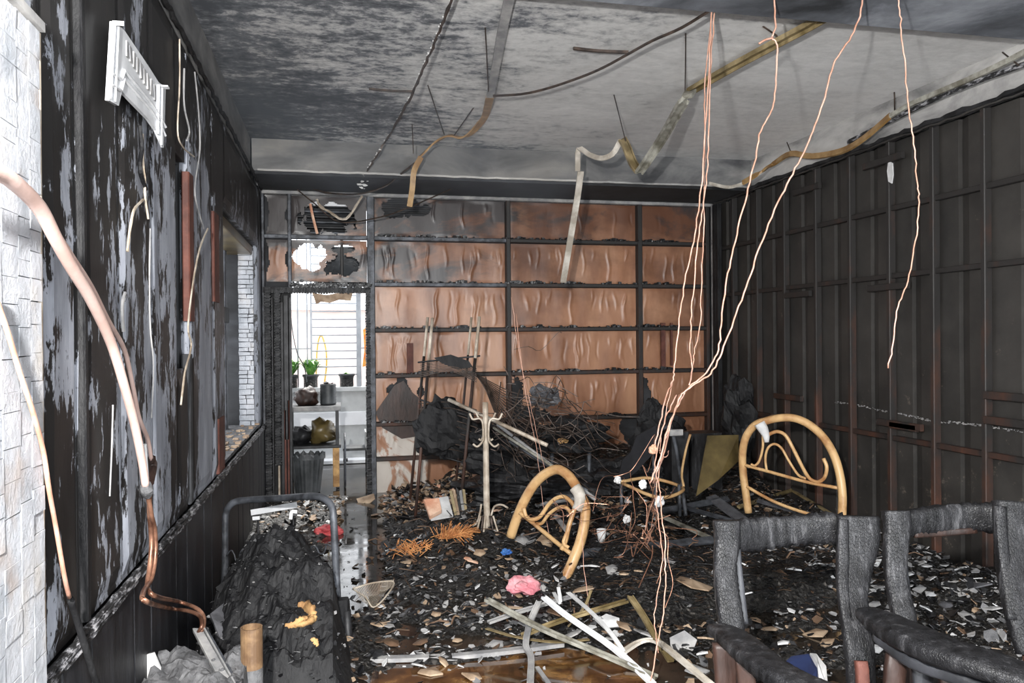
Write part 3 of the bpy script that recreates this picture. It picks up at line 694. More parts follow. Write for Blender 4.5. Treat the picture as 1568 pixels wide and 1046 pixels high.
while cnt < 21000:
    x = r.uniform(-.7, 4.15); y = r.uniform(3.0, 8.2) if r.random() < .6 else r.uniform(3.0, 6.0)
    h = H(x, y)
    if h < -.004 and r.random() < .93: continue
    p = r.random(); left = x < -.0 and y < 5
    if x < 1.35 and y > 7.0: wts = (.45, .1, .25, .06, .11, .03); smax = .045
    elif y < 5.2 and .2 < x < 1.5: wts = (.34, .34, .05, .05, .07, .15); smax = .032
    elif x > 2.9 and y < 5.2: wts = (.40, .27, .05, .10, .03, .15); smax = .04
    elif left: wts = (.85, .05, .01, .02, .02, .05); smax = .02
    elif 1.5 < x < 3.3 and 4.1 < y < 5.6: wts = (.90, .05, .0, .01, .02, .02); smax = .02
    else: wts = (.70, .06, .07, .02, .12, .03); smax = .04
    c = 0; acc = wts[0]
    while p > acc and c < 5: c += 1; acc += wts[c]
    mb.cur = c; s = .005+smax*r.random()**3.2
    shardmesh(mb, Vector((x, y, max(0, h)+s*.25)), s, r); cnt += 1
o = mb.build('rubble_crumbs', mats); tag(o, 'countless small flakes and crumbs of ash plaster and char on the floor', 'rubble', kind='stuff')
mb = MB(); r = random.Random(31)
for _ in range(1500):                                            # charred strands and sticks
    x = r.uniform(.2, 4.0); y = r.uniform(4.2, 8.0); L = r.uniform(.03, .14); a = r.uniform(0, 2*pi)
    if H(x, y) < 0: continue
    p = Vector((x, y, H(x, y)+r.uniform(.0, .03))); q = p+Vector((L*cos(a), L*sin(a), r.uniform(-.01, .04)))
    mb.cur = r.choice((0, 0, 0, 1)); mb.tube([p, (p+q)/2+Vector((0, 0, r.uniform(0, .02))), q], r.uniform(.0015, .006), 4)
o = mb.build('charred_sticks', [M['flake_k'], M['flake_b']]); tag(o, 'tangle of thin charred sticks and strands in the rubble', 'debris', kind='stuff')
mb = MB(); r = random.Random(33)
for _ in range(7000):                                            # singed springy filling of the burnt mattress
    x = r.uniform(1.45, 3.4); y = r.uniform(4.1, 5.5); L = r.uniform(.03, .08); a = r.gauss(2.6, .5)
    p = Vector((x, y, H(x, y)+r.uniform(-.005, .012))); q = p+Vector((L*cos(a), L*sin(a), r.uniform(-.008, .012)))
    mb.cur = 0 if r.random() < .85 else 1; mb.tube([p, q], .0016, 3, cap=False)
o = mb.build('mattress_fibre', [M['steelblk'], M['flake_b']]); tag(o, 'mat of black singed fibres of a burnt mattress behind the left armchair', 'mattress', kind='stuff')
#PART3
# ============================================================ THINGS IN THE ROOM
def jpath(pts, n=5, j=0, seed=0):
    r = random.Random(seed); P = smooth_path(pts, n)
    return [p+Vector((r.uniform(-j, j), r.uniform(-j, j), r.uniform(-j, j))) if 0 < i < len(P)-1 else p for i, p in enumerate(P)]
def strip(name, pts, wd, th, m, label, cat, group=None, parent=None, upv=(0, 0, 1), roll=0, lip=False):
    """flat or L-shaped metal/plastic strip following a path"""
    P = smooth_path(pts, 4); mb = MB(); V = []; N = len(P)
    for i, p in enumerate(P):
        t = (P[min(i+1, N-1)]-P[max(i-1, 0)]).normalized(); u = Vector(upv); s = t.cross(u)
        if s.length < 1e-4: s = t.orthogonal()
        s.normalize(); u = s.cross(t).normalized()
        a = roll; s2 = s*cos(a)+u*sin(a); u2 = u*cos(a)-s*sin(a)
        hw = wd/2
        prof = [(-hw, 0), (hw, 0), (hw, th), (-hw, th)] if not lip else [(-hw, 0), (hw, 0), (hw, wd*.4), (hw-th, wd*.4), (hw-th, th), (-hw+th, th), (-hw+th, wd*.4), (-hw, wd*.4)]
        V += [p+s2*x+u2*y for x, y in prof]
    k = 8 if lip else 4
    fs = [(i*k+q, i*k+(q+1) % k, (i+1)*k+(q+1) % k, (i+1)*k+q) for i in range(N-1) for q in range(k)]
    if lip: fs += [(0, 1, 2, 3), (0, 3, 4, 5), (0, 5, 6, 7)] ; b = (N-1)*8; fs += [(b+3, b+2, b+1, b), (b+5, b+4, b+3, b), (b+7, b+6, b+5, b)]
    else: fs += [(3, 2, 1, 0), tuple((N-1)*4+q for q in range(4))]
    mb.add(V, fs); o = mb.build(name, m, parent)
    if label: tag(o, label, cat, group)
    return o

# ---------------- overhead: fallen trunking, cables and wires
def seg(name, pl, wd, m, label, cat='cable trunking', th=.006, roll=0, upv=(0, 0, 1), lip=True): return strip(name, pl, wd, th, M[m], label, cat, upv=upv, roll=roll, lip=lip)
P1 = [onZ(3.41, 1330, -18), onZ(3.41, 1240, 35), onZ(3.41, 1190, 62), onZ(3.41, 1120, 100), onZ(3.41, 1058, 136)]
tk = empty('cable_trunking', P1[2], 'long olive plastic cable trunking sagging diagonally from the ceiling above the copper wires', 'cable trunking')
strip('channel', P1, .075, .008, M['trunk'], None, None, parent=tk, lip=True, roll=pi, upv=(0, 0, 1))
P1b = [P1[-1], at(1048, 150, 5.55), at(1035, 172, 5.75), at(1012, 212, 6.1), at(990, 245, 6.3), at(977, 263, 6.4)]
strip('bent_end', P1b, .075, .012, M['trunkg'], None, None, parent=tk, lip=True, roll=pi, upv=(0, 0, 1))
strip('broken_end', [at(978, 264, 6.4), at(968, 250, 6.45), at(958, 225, 6.5), at(952, 214, 6.52)], .07, .01, M['trunk'], None, None, parent=tk, lip=True, upv=(0, -1, 0))
for a, b in (((1050, 50), (1049, 142)), ((940, 145), (958, 216)), ((1168, 40), (1190, 55))):
    MB().tube([onZ(3.45, *a), at(*b, depth(onZ(3.4, *b)) if b[1] < 150 else 6.5)], .005, 4).build('hanger_wire', M['wiredk'], tk)
o = strip('thin_trunking', [at(950, 215, 6.55), at(938, 236, 6.6), at(921, 243, 6.65), at(903, 238, 6.7), at(886, 229, 6.75), at(884, 262, 6.8)], .045, .012, M['palestrip'], 'pale narrow trunking bent in a zigzag under the ceiling beam', 'cable trunking', upv=(0, -1, .3))
o = strip('thin_trunking', [at(889, 262, 6.85), at(884, 300, 6.95), at(874, 360, 7.1), at(862, 432, 7.3)], .055, .014, M['palestrip'], 'straight pale trunking length dangling in front of the brown film panels', 'cable trunking', upv=(0, -1, 0))
t2 = empty('cable_trunking', onZ(3.4, 765, 60), 'greenish pale conduit running from the ceiling centre and drooping to the top of the partition', 'conduit')
strip('conduit', [onZ(3.42, 782, -10), onZ(3.42, 768, 55), onZ(3.42, 758, 110), onZ(3.40, 750, 150)], .055, .02, M['flake_l'], None, None, parent=t2, upv=(0, 0, 1))
strip('scorched_length', [onZ(3.40, 750, 150), at(742, 180, 6.5), at(722, 205, 6.8), at(706, 212, 6.9), at(686, 209, 6.9), at(664, 222, 7.0), at(645, 240, 7.05)], .06, .014, M['amberplastic'], None, None, parent=t2, upv=(0, -.5, 1))
strip('drooping_end', [at(645, 240, 7.05), at(634, 262, 7.1), at(631, 290, 7.15), at(627, 316, 7.2)], .05, .015, M['amberplastic'], None, None, parent=t2, upv=(0, -1, 0))
for a, b in (((655, 130), (680, 206)), ((743, 42), (748, 140)), ((725, 165), (695, 208)), ((631, 190), (633, 235))):
    MB().tube([onZ(3.45, *a), at(*b, 6.9 if b[1] > 150 else depth(onZ(3.4, *b)))], .005, 4).build('hanger_wire', M['wiredk'], t2)
P = [onZ(3.38, 697, -14), onZ(3.37, 670, 55), onZ(3.34, 650, 100), onZ(3.30, 625, 155), at(600, 200, 6.9), at(577, 238, 7.1), at(562, 262, 7.3)]
cb = empty('beaded_cable', P[0], 'black cable flecked with white flakes slanting down the left of the ceiling', 'cable')
MB().tube(jpath(P, 8, .004, 3), .009, 5, jit=.4).build('cable', M['wiredk'], cb)
mb = MB(); r = random.Random(6)
for p in jpath(P, 14, 0, 3):
    if r.random() < .6: shardmesh(mb, p+Vector((0, 0, .004)), r.uniform(.008, .016), r, .6)
for _ in range(16): shardmesh(mb, at(r.gauss(556, 5), r.uniform(262, 292), 7.35), r.uniform(.01, .03), r, .3)
mb.build('flake', M['flake_w'], cb)['kind'] = 'stuff'
for pts, rr, lab in (([(1100, 8), (1045, 42), (1000, 62), (960, 84), (925, 103), (890, 118), (840, 135), (800, 144), (755, 147)], .009, 'thin reddish-black cable swagging across the ceiling to the pale conduit'),):
    P = [onZ(3.36, *q) for q in pts]; tag(tube_obj('ceiling_cable', P, rr, M['wiredk'], None, 5, 4), lab, 'cable')
tag(tube_obj('ceiling_cable', [onZ(3.43, 878, 74), onZ(3.43, 915, 78), onZ(3.43, 962, 80)], .012, M['wiredk'], None, 4), 'short straight black stub pinned to the ceiling right of the pale conduit', 'cable')
tag(tube_obj('ceiling_cable', [onZ(3.43, 565, 136), onZ(3.43, 600, 139), onZ(3.43, 634, 140)], .010, M['wiredk'], None, 4), 'short straight black stub on the ceiling beside the flaked cable', 'cable')
tag(tube_obj('loose_cable', [at(470, 285, 7.9), at(500, 295, 7.9), at(550, 297, 7.7), at(590, 285, 7.5), at(612, 268, 7.4), at(635, 250, 7.1)], .010, M['wiredk'], None, 5), 'charred cable sagging along the beam above the doorway', 'cable')
tag(tube_obj('loose_cable', [at(555, 300, 7.8), at(530, 335, 7.9), at(505, 325, 7.9), at(490, 315, 7.9), at(485, 305, 7.9)], .012, M['bone'], None, 5, jit=.3), 'frayed cream wire looped across the burnt vent above the doorway', 'wire')
tag(tube_obj('loose_cable', [at(475, 312, 7.85), at(480, 335, 7.85), at(486, 358, 7.85)], .014, M['salmon'], None, 5), 'short pinkish strip hanging over the vent slats above the doorway', 'strip')
tag(tube_obj('loose_cable', [at(455, 290, 7.9), at(480, 310, 7.9), at(520, 340, 7.9), at(580, 333, 7.8), at(625, 318, 7.7), at(690, 290, 7.6)], .007, M['wiredk'], None, 5), 'thin black wire drooping across the top-left partition panels', 'wire')
P = [onX(4.10, 1590, 70), onX(4.10, 1540, 96), onX(4.10, 1480, 124), onX(4.10, 1400, 158), onX(4.10, 1365, 178), onX(4.10, 1325, 212), onX(4.10, 1290, 232), onX(4.10, 1245, 240), onX(4.10, 1212, 236), onX(4.10, 1185, 252)]
ec = empty('wall_conduit', P[5], 'scorched amber conduit sagging along the head of the right wall', 'conduit')
strip('rear_length', P[:5], .035, .02, M['trunkg'], None, None, parent=ec, upv=(-1, 0, 0)); strip('front_length', P[4:]+[at(1165, 265, 7.4), at(1138, 281, 7.5)], .05, .02, M['amberplastic'], None, None, parent=ec, upv=(-1, 0, .3))
strip('pale_end', [at(1138, 281, 7.5), at(1115, 287, 7.5), at(1085, 281, 7.4)], .03, .012, M['palestrip'], None, None, parent=ec, upv=(0, -1, 0))
for a, b in (((1368, 78), (1370, 172)), ((1205, 218), (1212, 236)), ((1535, 80), (1560, 100))):
    MB().tube([onX(4.15, *a), onX(4.10, *b)], .005, 4).build('hanger_wire', M['wiredk'], ec)
tag(strip('wall_conduit', [onX(4.13, 1590, 92), onX(4.13, 1500, 124), onX(4.13, 1420, 158), onX(4.13, 1300, 218)], .03, .02, M['scrape'], 'long straight pale-streaked conduit below the amber one on the right wall', 'conduit', upv=(-1, 0, 0)), None)
def copper(pts, rr, lab, m='copper', cat='copper wire', grp='bare copper wires hanging from the ceiling'):
    P = [at(x, y, d) for x, y, d in pts]
    o = MB().tube(jpath(P, 6, .0035, len(pts)), rr*.78, 6).build('copper_wire', M[m], smooth=True); return tag(o, lab, cat, grp)
copper([(1091, -12, 4.2), (1088, 60, 4.2), (1083, 150, 4.2), (1078, 230, 4.2), (1072, 300, 4.2), (1062, 370, 4.2), (1049, 430, 4.2), (1039, 500, 4.2), (1033, 560, 4.2), (1030, 582, 4.2), (1018, 615, 4.15), (1008, 660, 4.1), (1000, 690, 4.1)], .0055, 'leftmost of the three copper wires hanging close together before the film panels')
copper([(1096, -12, 4.25), (1090, 80, 4.25), (1086, 160, 4.25), (1084, 240, 4.25), (1079, 300, 4.25), (1070, 360, 4.25), (1062, 440, 4.25), (1058, 500, 4.25), (1057, 540, 4.25), (1060, 565, 4.25), (1055, 590, 4.2)], .0055, 'middle of the three copper wires hanging close together before the film panels')
copper([(1092, -12, 4.3), (1080, 120, 4.3), (1079, 200, 4.3), (1078, 290, 4.3), (1077, 360, 4.3), (1074, 430, 4.3), (1072, 500, 4.3), (1063, 540, 4.3), (1060, 570, 4.3)], .0045, 'rightmost of the three copper wires hanging close together before the film panels')
copper([(1186, -12, 4.0), (1187, 40, 4.0), (1182, 58, 4.0), (1190, 70, 4.0), (1187, 130, 4.0), (1184, 165, 4.0), (1165, 200, 4.0), (1155, 250, 4.0), (1140, 310, 4.0), (1126, 370, 4.0), (1113, 430, 4.0), (1105, 490, 4.0), (1100, 535, 4.0), (1082, 570, 4.0), (1050, 600, 4.0), (1030, 640, 4.0), (1018, 690, 3.95), (1000, 740, 3.9)], .006, 'thick copper wire hooked on the olive trunking and kinked near its top')
tag(tube_obj('copper_stub', [at(1162, 67, 3.98), at(1172, 61, 3.98), at(1184, 58, 4.0)], .006, M['copper'], None, 6), 'short copper hook end resting on the olive trunking', 'copper wire')
copper([(1323, -12, 3.9), (1316, 25, 3.9), (1300, 62, 3.9), (1276, 100, 3.9), (1262, 150, 3.9), (1246, 200, 3.9), (1222, 250, 3.9), (1196, 300, 3.9), (1168, 365, 3.9), (1150, 420, 3.9), (1128, 480, 3.9), (1105, 540, 3.9), (1088, 572, 3.9), (1056, 594, 3.9), (1040, 612, 3.9), (1022, 660, 3.85), (1012, 700, 3.8), (995, 740, 3.8)], .006, 'long copper wire slanting from the top right down to the centre tangle')
copper([(1375, -10, 3.7), (1379, 30, 3.7), (1384, 80, 3.7), (1390, 150, 3.7), (1398, 210, 3.7), (1404, 270, 3.7), (1407, 310, 3.7), (1402, 370, 3.7), (1390, 430, 3.7), (1375, 470, 3.7), (1368, 520, 3.7), (1360, 564, 3.7)], .0045, 'lone copper wire hanging free in front of the dark right wall')
copper([(1036, 605, 4.0), (1020, 640, 3.95), (1006, 690, 3.9), (1003, 720, 3.85), (1010, 745, 3.8), (1012, 775, 3.8), (1018, 830, 3.75), (1019, 880, 3.7), (1017, 930, 3.65), (1008, 980, 3.6), (996, 1044, 3.55)], .0045, 'pinkish copper wire falling from the knot to the near floor debris')
copper([(1040, 604, 4.05), (1027, 650, 4.0), (1012, 700, 3.9), (1005, 760, 3.85), (1008, 800, 3.8), (1014, 850, 3.75), (1008, 905, 3.7), (1002, 950, 3.65), (1008, 1000, 3.6)], .0035, 'thinner copper strand hanging beside the pinkish wire below the knot')
copper([(1030, 585, 4.2), (1016, 650, 4.2), (1010, 690, 4.2), (1020, 700, 4.2), (1024, 690, 4.2)], .003, 'short copper loop beside the knot of wires')
for k, (pts, lab) in enumerate((([(790, 480, 5.6), (800, 570, 5.6), (812, 640, 5.6), (822, 690, 5.6), (830, 760, 5.5), (842, 830, 5.4)], 'hair-thin copper strand left of the dangling pale trunking'),
    ([(783, 455, 5.7), (795, 540, 5.7), (812, 620, 5.7), (826, 680, 5.7), (838, 740, 5.6)], 'hair-thin copper strand running down to the nearer bed hoop'),
    ([(890, 790, 4.6), (893, 850, 4.5), (900, 920, 4.4), (912, 990, 4.3), (920, 1040, 4.0)], 'hair-thin copper strand falling from the nearer bed hoop to the strips'))):
    copper(pts, .0022, lab, cat='wire', grp='hair-thin copper strands')
r = random.Random(12); mb = MB()
for k in range(16):                                             # knotted strands around the centre tangle
    c = at(r.gauss(992, 16), r.gauss(735, 38), r.uniform(3.8, 4.2)); P = [c]
    for _ in range(5): P.append(P[-1]+Vector((r.gauss(0, .03), r.gauss(0, .03), r.gauss(-.03, .06))))
    mb.tube(smooth_path(P, 4), r.uniform(.0015, .003), 4)
for k in range(18):
    c = at(r.gauss(930, 40), r.gauss(800, 22), r.uniform(4.2, 4.8)); P = [c]
    for _ in range(5): P.append(P[-1]+Vector((r.gauss(0, .08), r.gauss(0, .04), r.gauss(-.0, .05))))
    mb.tube(smooth_path(P, 4), r.uniform(.0012, .0025), 4)
o = mb.build('wire_tangle', M['copperdk']); tag(o, 'snarled knot of thin burnt copper strands hanging at the room centre', 'wire', kind='stuff')
for k, (x, y, s, lab) in enumerate(((1000, 688, .03, 'small pale melted plug in the wire knot, uppermost of the lumps'), (984, 742, .03, 'pale melted lump caught in the wire knot below the plug'), (1010, 768, .035, 'white melted socket lump low in the wire knot'), (960, 795, .035, 'chalky lump on the loose wires left of the knot'), (946, 735, .032, 'white crumpled scrap on the end of the black cloth'))):
    tag(blob(at(x, y, 4.05 if k < 3 else 5), s*.75, s*.6, s*.8, k*3, .35, 3, 14, 9).build('melted_lump', M['flake_w' if k != 0 else 'salmon']), lab, 'melted plastic')

# ---------------- left wall fittings
o = empty('mounting_plate', onX(-.74, 210, 120), 'white metal air conditioner mounting plate hanging askew high on the left wall', 'mounting plate')
out = [(174, 33), (191, 46), (245, 128), (254, 134), (250, 226), (243, 226), (238, 193), (229, 184), (187, 140), (184, 161), (168, 153)]
tri = MB(); Pq = [onX(-.705, *p) for p in out]
tri.slab(Pq, (-.0, 0, 0), 0) if False else None
# plate body as strips between upper and lower edge to stay planar and clean
up_ = [(175, 34), (191, 47), (218, 88), (245, 129), (253, 135)]; lo_ = [(168, 153), (184, 160), (214, 168), (238, 194), (250, 226)]
mb = MB(); A = [onX(-.705, *p) for p in up_]; B = [onX(-.705, *p) for p in lo_]; B[2] = onX(-.705, 212, 165)
A = [onX(-.705, *p) for p in [(174, 33), (187, 43), (191, 47), (230, 105), (243, 126), (254, 134)]]
B = [onX(-.705, *p) for p in [(167, 154), (182, 162), (187, 140), (228, 183), (240, 200), (251, 226)]]
for i in range(5):
    q = [A[i], A[i+1], B[i+1], B[i]]; mb.slab(q, (-1, 0, 0), .012)
mb.build('plate', M['white'], o)
mb = MB()
for i in range(9):                                               # pressed slots and ribs
    t_ = .08+i*.105; a = onX(-.702, 191+t_*50, 57+t_*80); b = onX(-.702, 191+t_*50-1, 57+t_*80+22)
    mb.box((-.708, a.y-.012, b.z), (-.700, a.y+.012, a.z), .002)
mb.build('pressed_slot', M['flake_l'], o)
for f0, f1 in ((.66, .70), (.80, .83)):
    pa = [A[i].lerp(B[i], f0) for i in (0, 1, 2, 3, 4, 5)]; mb = MB().tube([p+Vector((.004, 0, 0)) for p in pa], .006, 5); mb.build('pressed_rib', M['white'], o)
for a, b in (((176, 38), (169, 150)), ((181, 42), (176, 155)), ((248, 135), (247, 222)), ((243, 130), (242, 205))):
    MB().tube([onX(-.700, *a), onX(-.700, *b)], .005, 5).build('side_rib', M['white'], o)
MB().box(onX(-.715, 172, 38), onX(-.68, 190, 35)+Vector((0, 0, .004))).build('bent_tab', M['white'], o)
MB().box(onX(-.715, 246, 136), onX(-.68, 257, 132)+Vector((0, 0, .004))).build('bent_tab', M['white'], o)
pp_ = empty('refrigerant_pipe', onX(-.64, 222, 748), 'pair of dusty pink copper pipes curving down the left wall to the wrecked unit', 'pipe')
tube_obj('thick_pipe', [onX(-.60, -90, 235), onX(-.60, -10, 262), onX(-.60, 20, 278), onX(-.61, 60, 318), onX(-.62, 85, 365), onX(-.63, 110, 410), onX(-.64, 140, 460), onX(-.65, 170, 525), onX(-.65, 190, 590), onX(-.65, 206, 650), onX(-.65, 218, 710), onX(-.65, 223, 745)], [.0165, .016, .0155, .015, .0145, .014, .013], M['pinkpipe'], pp_, 10)
tube_obj('thin_pipe', [onX(-.64, 82, 350), onX(-.65, 110, 393), onX(-.66, 140, 440), onX(-.67, 165, 490), onX(-.68, 190, 535), onX(-.68, 203, 590), onX(-.68, 213, 640), onX(-.68, 226, 672), onX(-.68, 232, 705)], .0075, M['pinkpipe'], pp_, 8)
MB().tube(jpath([onX(-.65, 223, 738), onX(-.65, 224, 750), onX(-.65, 226, 760)], 3), [.014, .024, .014], 10, jit=.1).build('brazed_joint', M['ash'], pp_)
MB().tube(jpath([onX(-.68, 232, 700), onX(-.68, 233, 716), onX(-.67, 230, 740)], 3), [.014, .018, .014], 8, jit=.1).build('pipe_nut', M['brown'], pp_)
MB().tube([onX(-.67, 222, 680), onX(-.67, 226, 740)], .006, 6).build('cable_sleeve', M['flake_w'], pp_)
tube_obj('lower_pipe', [onX(-.65, 226, 755), onX(-.65, 232, 790), onX(-.65, 237, 812), onX(-.65, 238, 850), onX(-.65, 232, 885), onX(-.64, 219, 908), onX(-.60, 225, 922), at(262, 932, 3.45), at(290, 936, 3.4), at(306, 944, 3.35), at(309, 958, 3.3), at(304, 968, 3.3)], .0085, M['copperdk'], pp_, 8)
tube_obj('lower_pipe', [onX(-.66, 229, 755), onX(-.66, 229, 790), onX(-.66, 232, 830), onX(-.66, 229, 870), onX(-.65, 226, 900), onX(-.62, 240, 914), at(272, 921, 3.48), at(298, 930, 3.42), at(311, 942, 3.38), at(312, 958, 3.32), at(308, 968, 3.3)], .0085, M['copperdk'], pp_, 8)
o = tube_obj('copper_wire', [onX(-.67, -8, 452), onX(-.67, 12, 510), onX(-.67, 30, 570), onX(-.67, 50, 630), onX(-.68, 66, 690), onX(-.68, 75, 750), onX(-.69, 85, 805), onX(-.69, 98, 880), onX(-.70, 106, 915)], .006, M['copper'], None, 6)
tag(o, 'bare copper earth wire running down the ash-white door post at the far left', 'copper wire')
o = tube_obj('copper_wire', [onX(-.71, 108, 918), onX(-.71, 118, 950), onX(-.70, 130, 990), onX(-.70, 142, 1030), onX(-.70, 150, 1050)], .010, M['char'], None, 6); tag(o, 'blackened sleeve end of the earth wire by the dado rail', 'cable')
for k, (pts, rr, m, lab) in enumerate((
    ([(214, 192), (217, 225), (214, 255), (218, 275), (224, 290)], .008, 'char', 'curled flap of black paint skin below the white mounting plate'),
    ([(218, 205), (219, 250), (222, 275), (222, 300), (227, 335)], .005, 'bone', 'thin pale strip hanging under the white mounting plate'),
    ([(219, 306), (205, 322), (199, 350), (195, 385)], .005, 'bone', 'curved pale splinter left of the peeled grey patch'),
    ([(191, 448), (187, 470), (189, 508)], .006, 'flake_l', 'short white blister strip midway up the left wall'),
    ([(230, 350), (229, 420), (230, 500), (235, 560), (232, 640)], .0035, 'flake_l', 'hairline pale strand hanging straight down the peeled patch'),
    ([(318, 350), (306, 380), (296, 430), (288, 500), (293, 530), (283, 570), (277, 620)], .005, 'bone', 'long pale curled strip beside the red stud on the left wall'),
    ([(298, 110), (304, 170), (306, 230), (298, 290), (306, 330), (312, 350)], .004, 'flake_l', 'pale strip peeling above the red stud on the left wall'),
    ([(275, 60), (275, 130), (272, 200), (280, 225), (297, 240)], .004, 'bone', 'bent pale edge strip above the slot in the left wall'),
    ([(282, 105), (282, 160), (290, 200), (286, 215)], .005, 'flake_l', 'fine pale curl near the head of the left wall'),
    ([(173, 620), (171, 690), (168, 760)], .003, 'flake_l', 'fine pale vertical crack strand left of the copper joint'))):
    P = [onX(-.725, *q) for q in pts]; tag(tube_obj('peeling_strip', P, rr, M[m], None, 5, jit=.15), lab, 'strip', 'strips peeling from the left wall')

# ---------------- wrecked unit, tube and burnt mattress heap at the near left
def hfield(name, x0, x1, y0, y1, fn, m, st=.02, skirt=True):
    xs = np.arange(x0, x1+st/2, st); ys = np.arange(y0, y1+st/2, st); n = len(xs)
    V = [(x, y, fn(x, y)) for y in ys for x in xs]
    return MB().add(V, [(j*n+i, j*n+i+1, (j+1)*n+i+1, (j+1)*n+i) for j in range(len(ys)-1) for i in range(n-1)]).build(name, m, smooth=False)
def hm(x, y):
    e = min(x+.74, .06-x, y-3.55, 5.0-y)
    if e <= 0: return -.02
    h = .50*math.exp(-((x+.34)/.34)**2)*math.exp(-((y-4.42)/.38)**2)+.26*math.exp(-((x+.30)/.42)**2)*math.exp(-((y-3.95)/.38)**2)
    h += .16*math.exp(-((x+.05)/.16)**2-((y-4.0)/.25)**2)
    rdg = abs(fbm(x*4+3, y*4, 2)); h += (.10*(.5-rdg)+.05*fbm(x*11, y*11, 1, 5))*min(1, e/.12)
    return max(-.02, h*min(1, e/.1))
o = hfield('burnt_mattress', -.74, .06, 3.55, 5.0, hm, M['char'], .013); tag(o, 'heap of charred folded mattress under the black tubular bed end', 'mattress')
mb = MB(); r = random.Random(40)
for _ in range(900):
    x = r.uniform(-.7, .03); y = r.uniform(3.6, 4.8); s = .004+.016*r.random()**2; mb.cur = r.choice((0, 0, 0, 0, 0, 1, 2)) ; shardmesh(mb, Vector((x, y, hm(x, y)+.004)), s, r)
tag(mb.build('heap_crumbs', [M['flake_k'], M['flake_l'], M['ash']]), 'fine ash crumbs sprinkled over the charred mattress heap', 'rubble', kind='stuff')
def poly(name, pts, d, m, lab, cat, th=.012, group=None, ds=None, curl=0):
    P = [at(x, y, (ds[i] if ds else d)) for i, (x, y) in enumerate(pts)]
    nrm = (P[1]-P[0]).cross(P[2]-P[0]).normalized()
    if nrm.dot(CP-P[0]) < 0: nrm = -nrm
    return tag(MB().slab(P, -nrm, th).build(name, M[m]), lab, cat, group)
poly('grey_board', [(322, 940), (372, 900), (399, 935), (392, 968), (365, 990), (340, 985)], 4, 'slate', 'flat sooty grey board with a clipped corner leaning on the charred heap', 'board', ds=[3.75, 3.98, 3.9, 3.75, 3.62, 3.62])
poly('dark_board', [(405, 893), (425, 876), (432, 903), (428, 905), (408, 900)], 4.0, 'slate', 'small dark upright sheet behind the grey board on the heap', 'board')
poly('dark_board', [(330, 900), (410, 840), (420, 846), (345, 915)], 4.05, 'char', 'long charred plank slanting up the charred heap', 'plank', .03)
def foamlump(L, lab):
    mb = MB(); Q = smooth_path([onM(x, y) for x, y, _ in L], 6); rs = [q for _, _, q in L]
    st = random.getstate(); random.seed(len(L)); mb.tube(Q, rs, 9, jit=.35, flat=.6); random.setstate(st)
    tag(mb.build('scorched_foam', M['foam'], smooth=True), lab, 'foam', 'yellow foam showing through the charred heap')
def onM(x, y):
    d = ray(x, y); t = 3.0
    while t < 5.2:
        q = CP+d*t
        if -.74 < q.x < .06 and 3.55 < q.y < 5 and q.z < hm(q.x, q.y): break
        t += .01
    return CP+d*(t-.005)
foamlump([(456, 926, .012), (468, 929, .028), (476, 936, .03), (477, 948, .028), (468, 955, .022), (452, 958, .014)], 'upper bent lump of yellow foam showing through the charred heap')
foamlump([(436, 958, .008), (446, 958, .016), (460, 951, .02), (470, 947, .012)], 'lower left smear of yellow foam on the charred heap')
foamlump([(476, 978, .010), (482, 984, .018), (486, 990, .010)], 'smallest spot of yellow foam low on the charred heap')
t = empty('steel_tube', at(385, 1060, 3.1), 'short open-topped tube with rusty cream paint standing at the near left', 'tube')
c = at(385, 960, 3.1); R0 = .042
for z0, z1, m, nm in ((c.z-.16, c.z, 'tubepaint', 'painted_tube'), (c.z-.42, c.z-.16, 'ash', 'bare_lower_tube')):
    mb = MB(); n = 24; V = []
    for rr, z in ((R0, z0), (R0, z1), (R0*.88, z1), (R0*.88, z0)):
        V += [(c.x+rr*cos(2*pi*k/n), c.y+rr*sin(2*pi*k/n), z) for k in range(n)]
    mb.add(V, [(j*n+k, j*n+(k+1) % n, ((j+1) % 4)*n+(k+1) % n, ((j+1) % 4)*n+k) for j in range(4) for k in range(n)]); mb.build(nm, M[m], t, smooth=False)
def hu(x, y):
    e = min(x+.74, -.34-x, y-2.7, 3.38-y)
    if e <= 0: return 0
    return (.36+.05*fbm(x*9, y*9, 2)+.02*fbm(x*30, y*30, 3))*min(1, e/.02+.15)
t = empty('wrecked_unit', (-.54, 3.0, 0), 'collapsed grey ash-covered air conditioner unit at the bottom left', 'air conditioner')
o = hfield('crumpled_body', -.74, -.34, 2.7, 3.38, hu, M['ash'], .014); o.parent = t; o.matrix_parent_inverse = Matrix.Translation(-t.location)
strip('corner_angle', [at(304, 966, 3.32), at(325, 1005, 3.12), at(352, 1055, 2.9)], .045, .006, M['flake_l'], None, None, parent=t, lip=True, upv=(0, -.3, 1))
strip('corner_angle', [at(312, 962, 3.34), at(334, 1000, 3.14), at(362, 1050, 2.92)], .02, .006, M['steelgrey'], None, None, parent=t, upv=(0, -.3, 1))
poly('o', [(216, 1005), (235, 1000), (248, 1030), (240, 1060), (226, 1060)], 3.0, 'flake_w', None, None, .01); o = bpy.data.objects['o']; o.name = 'bent_fin'; o.parent = t; o.matrix_parent_inverse = Matrix.Translation(-t.location)
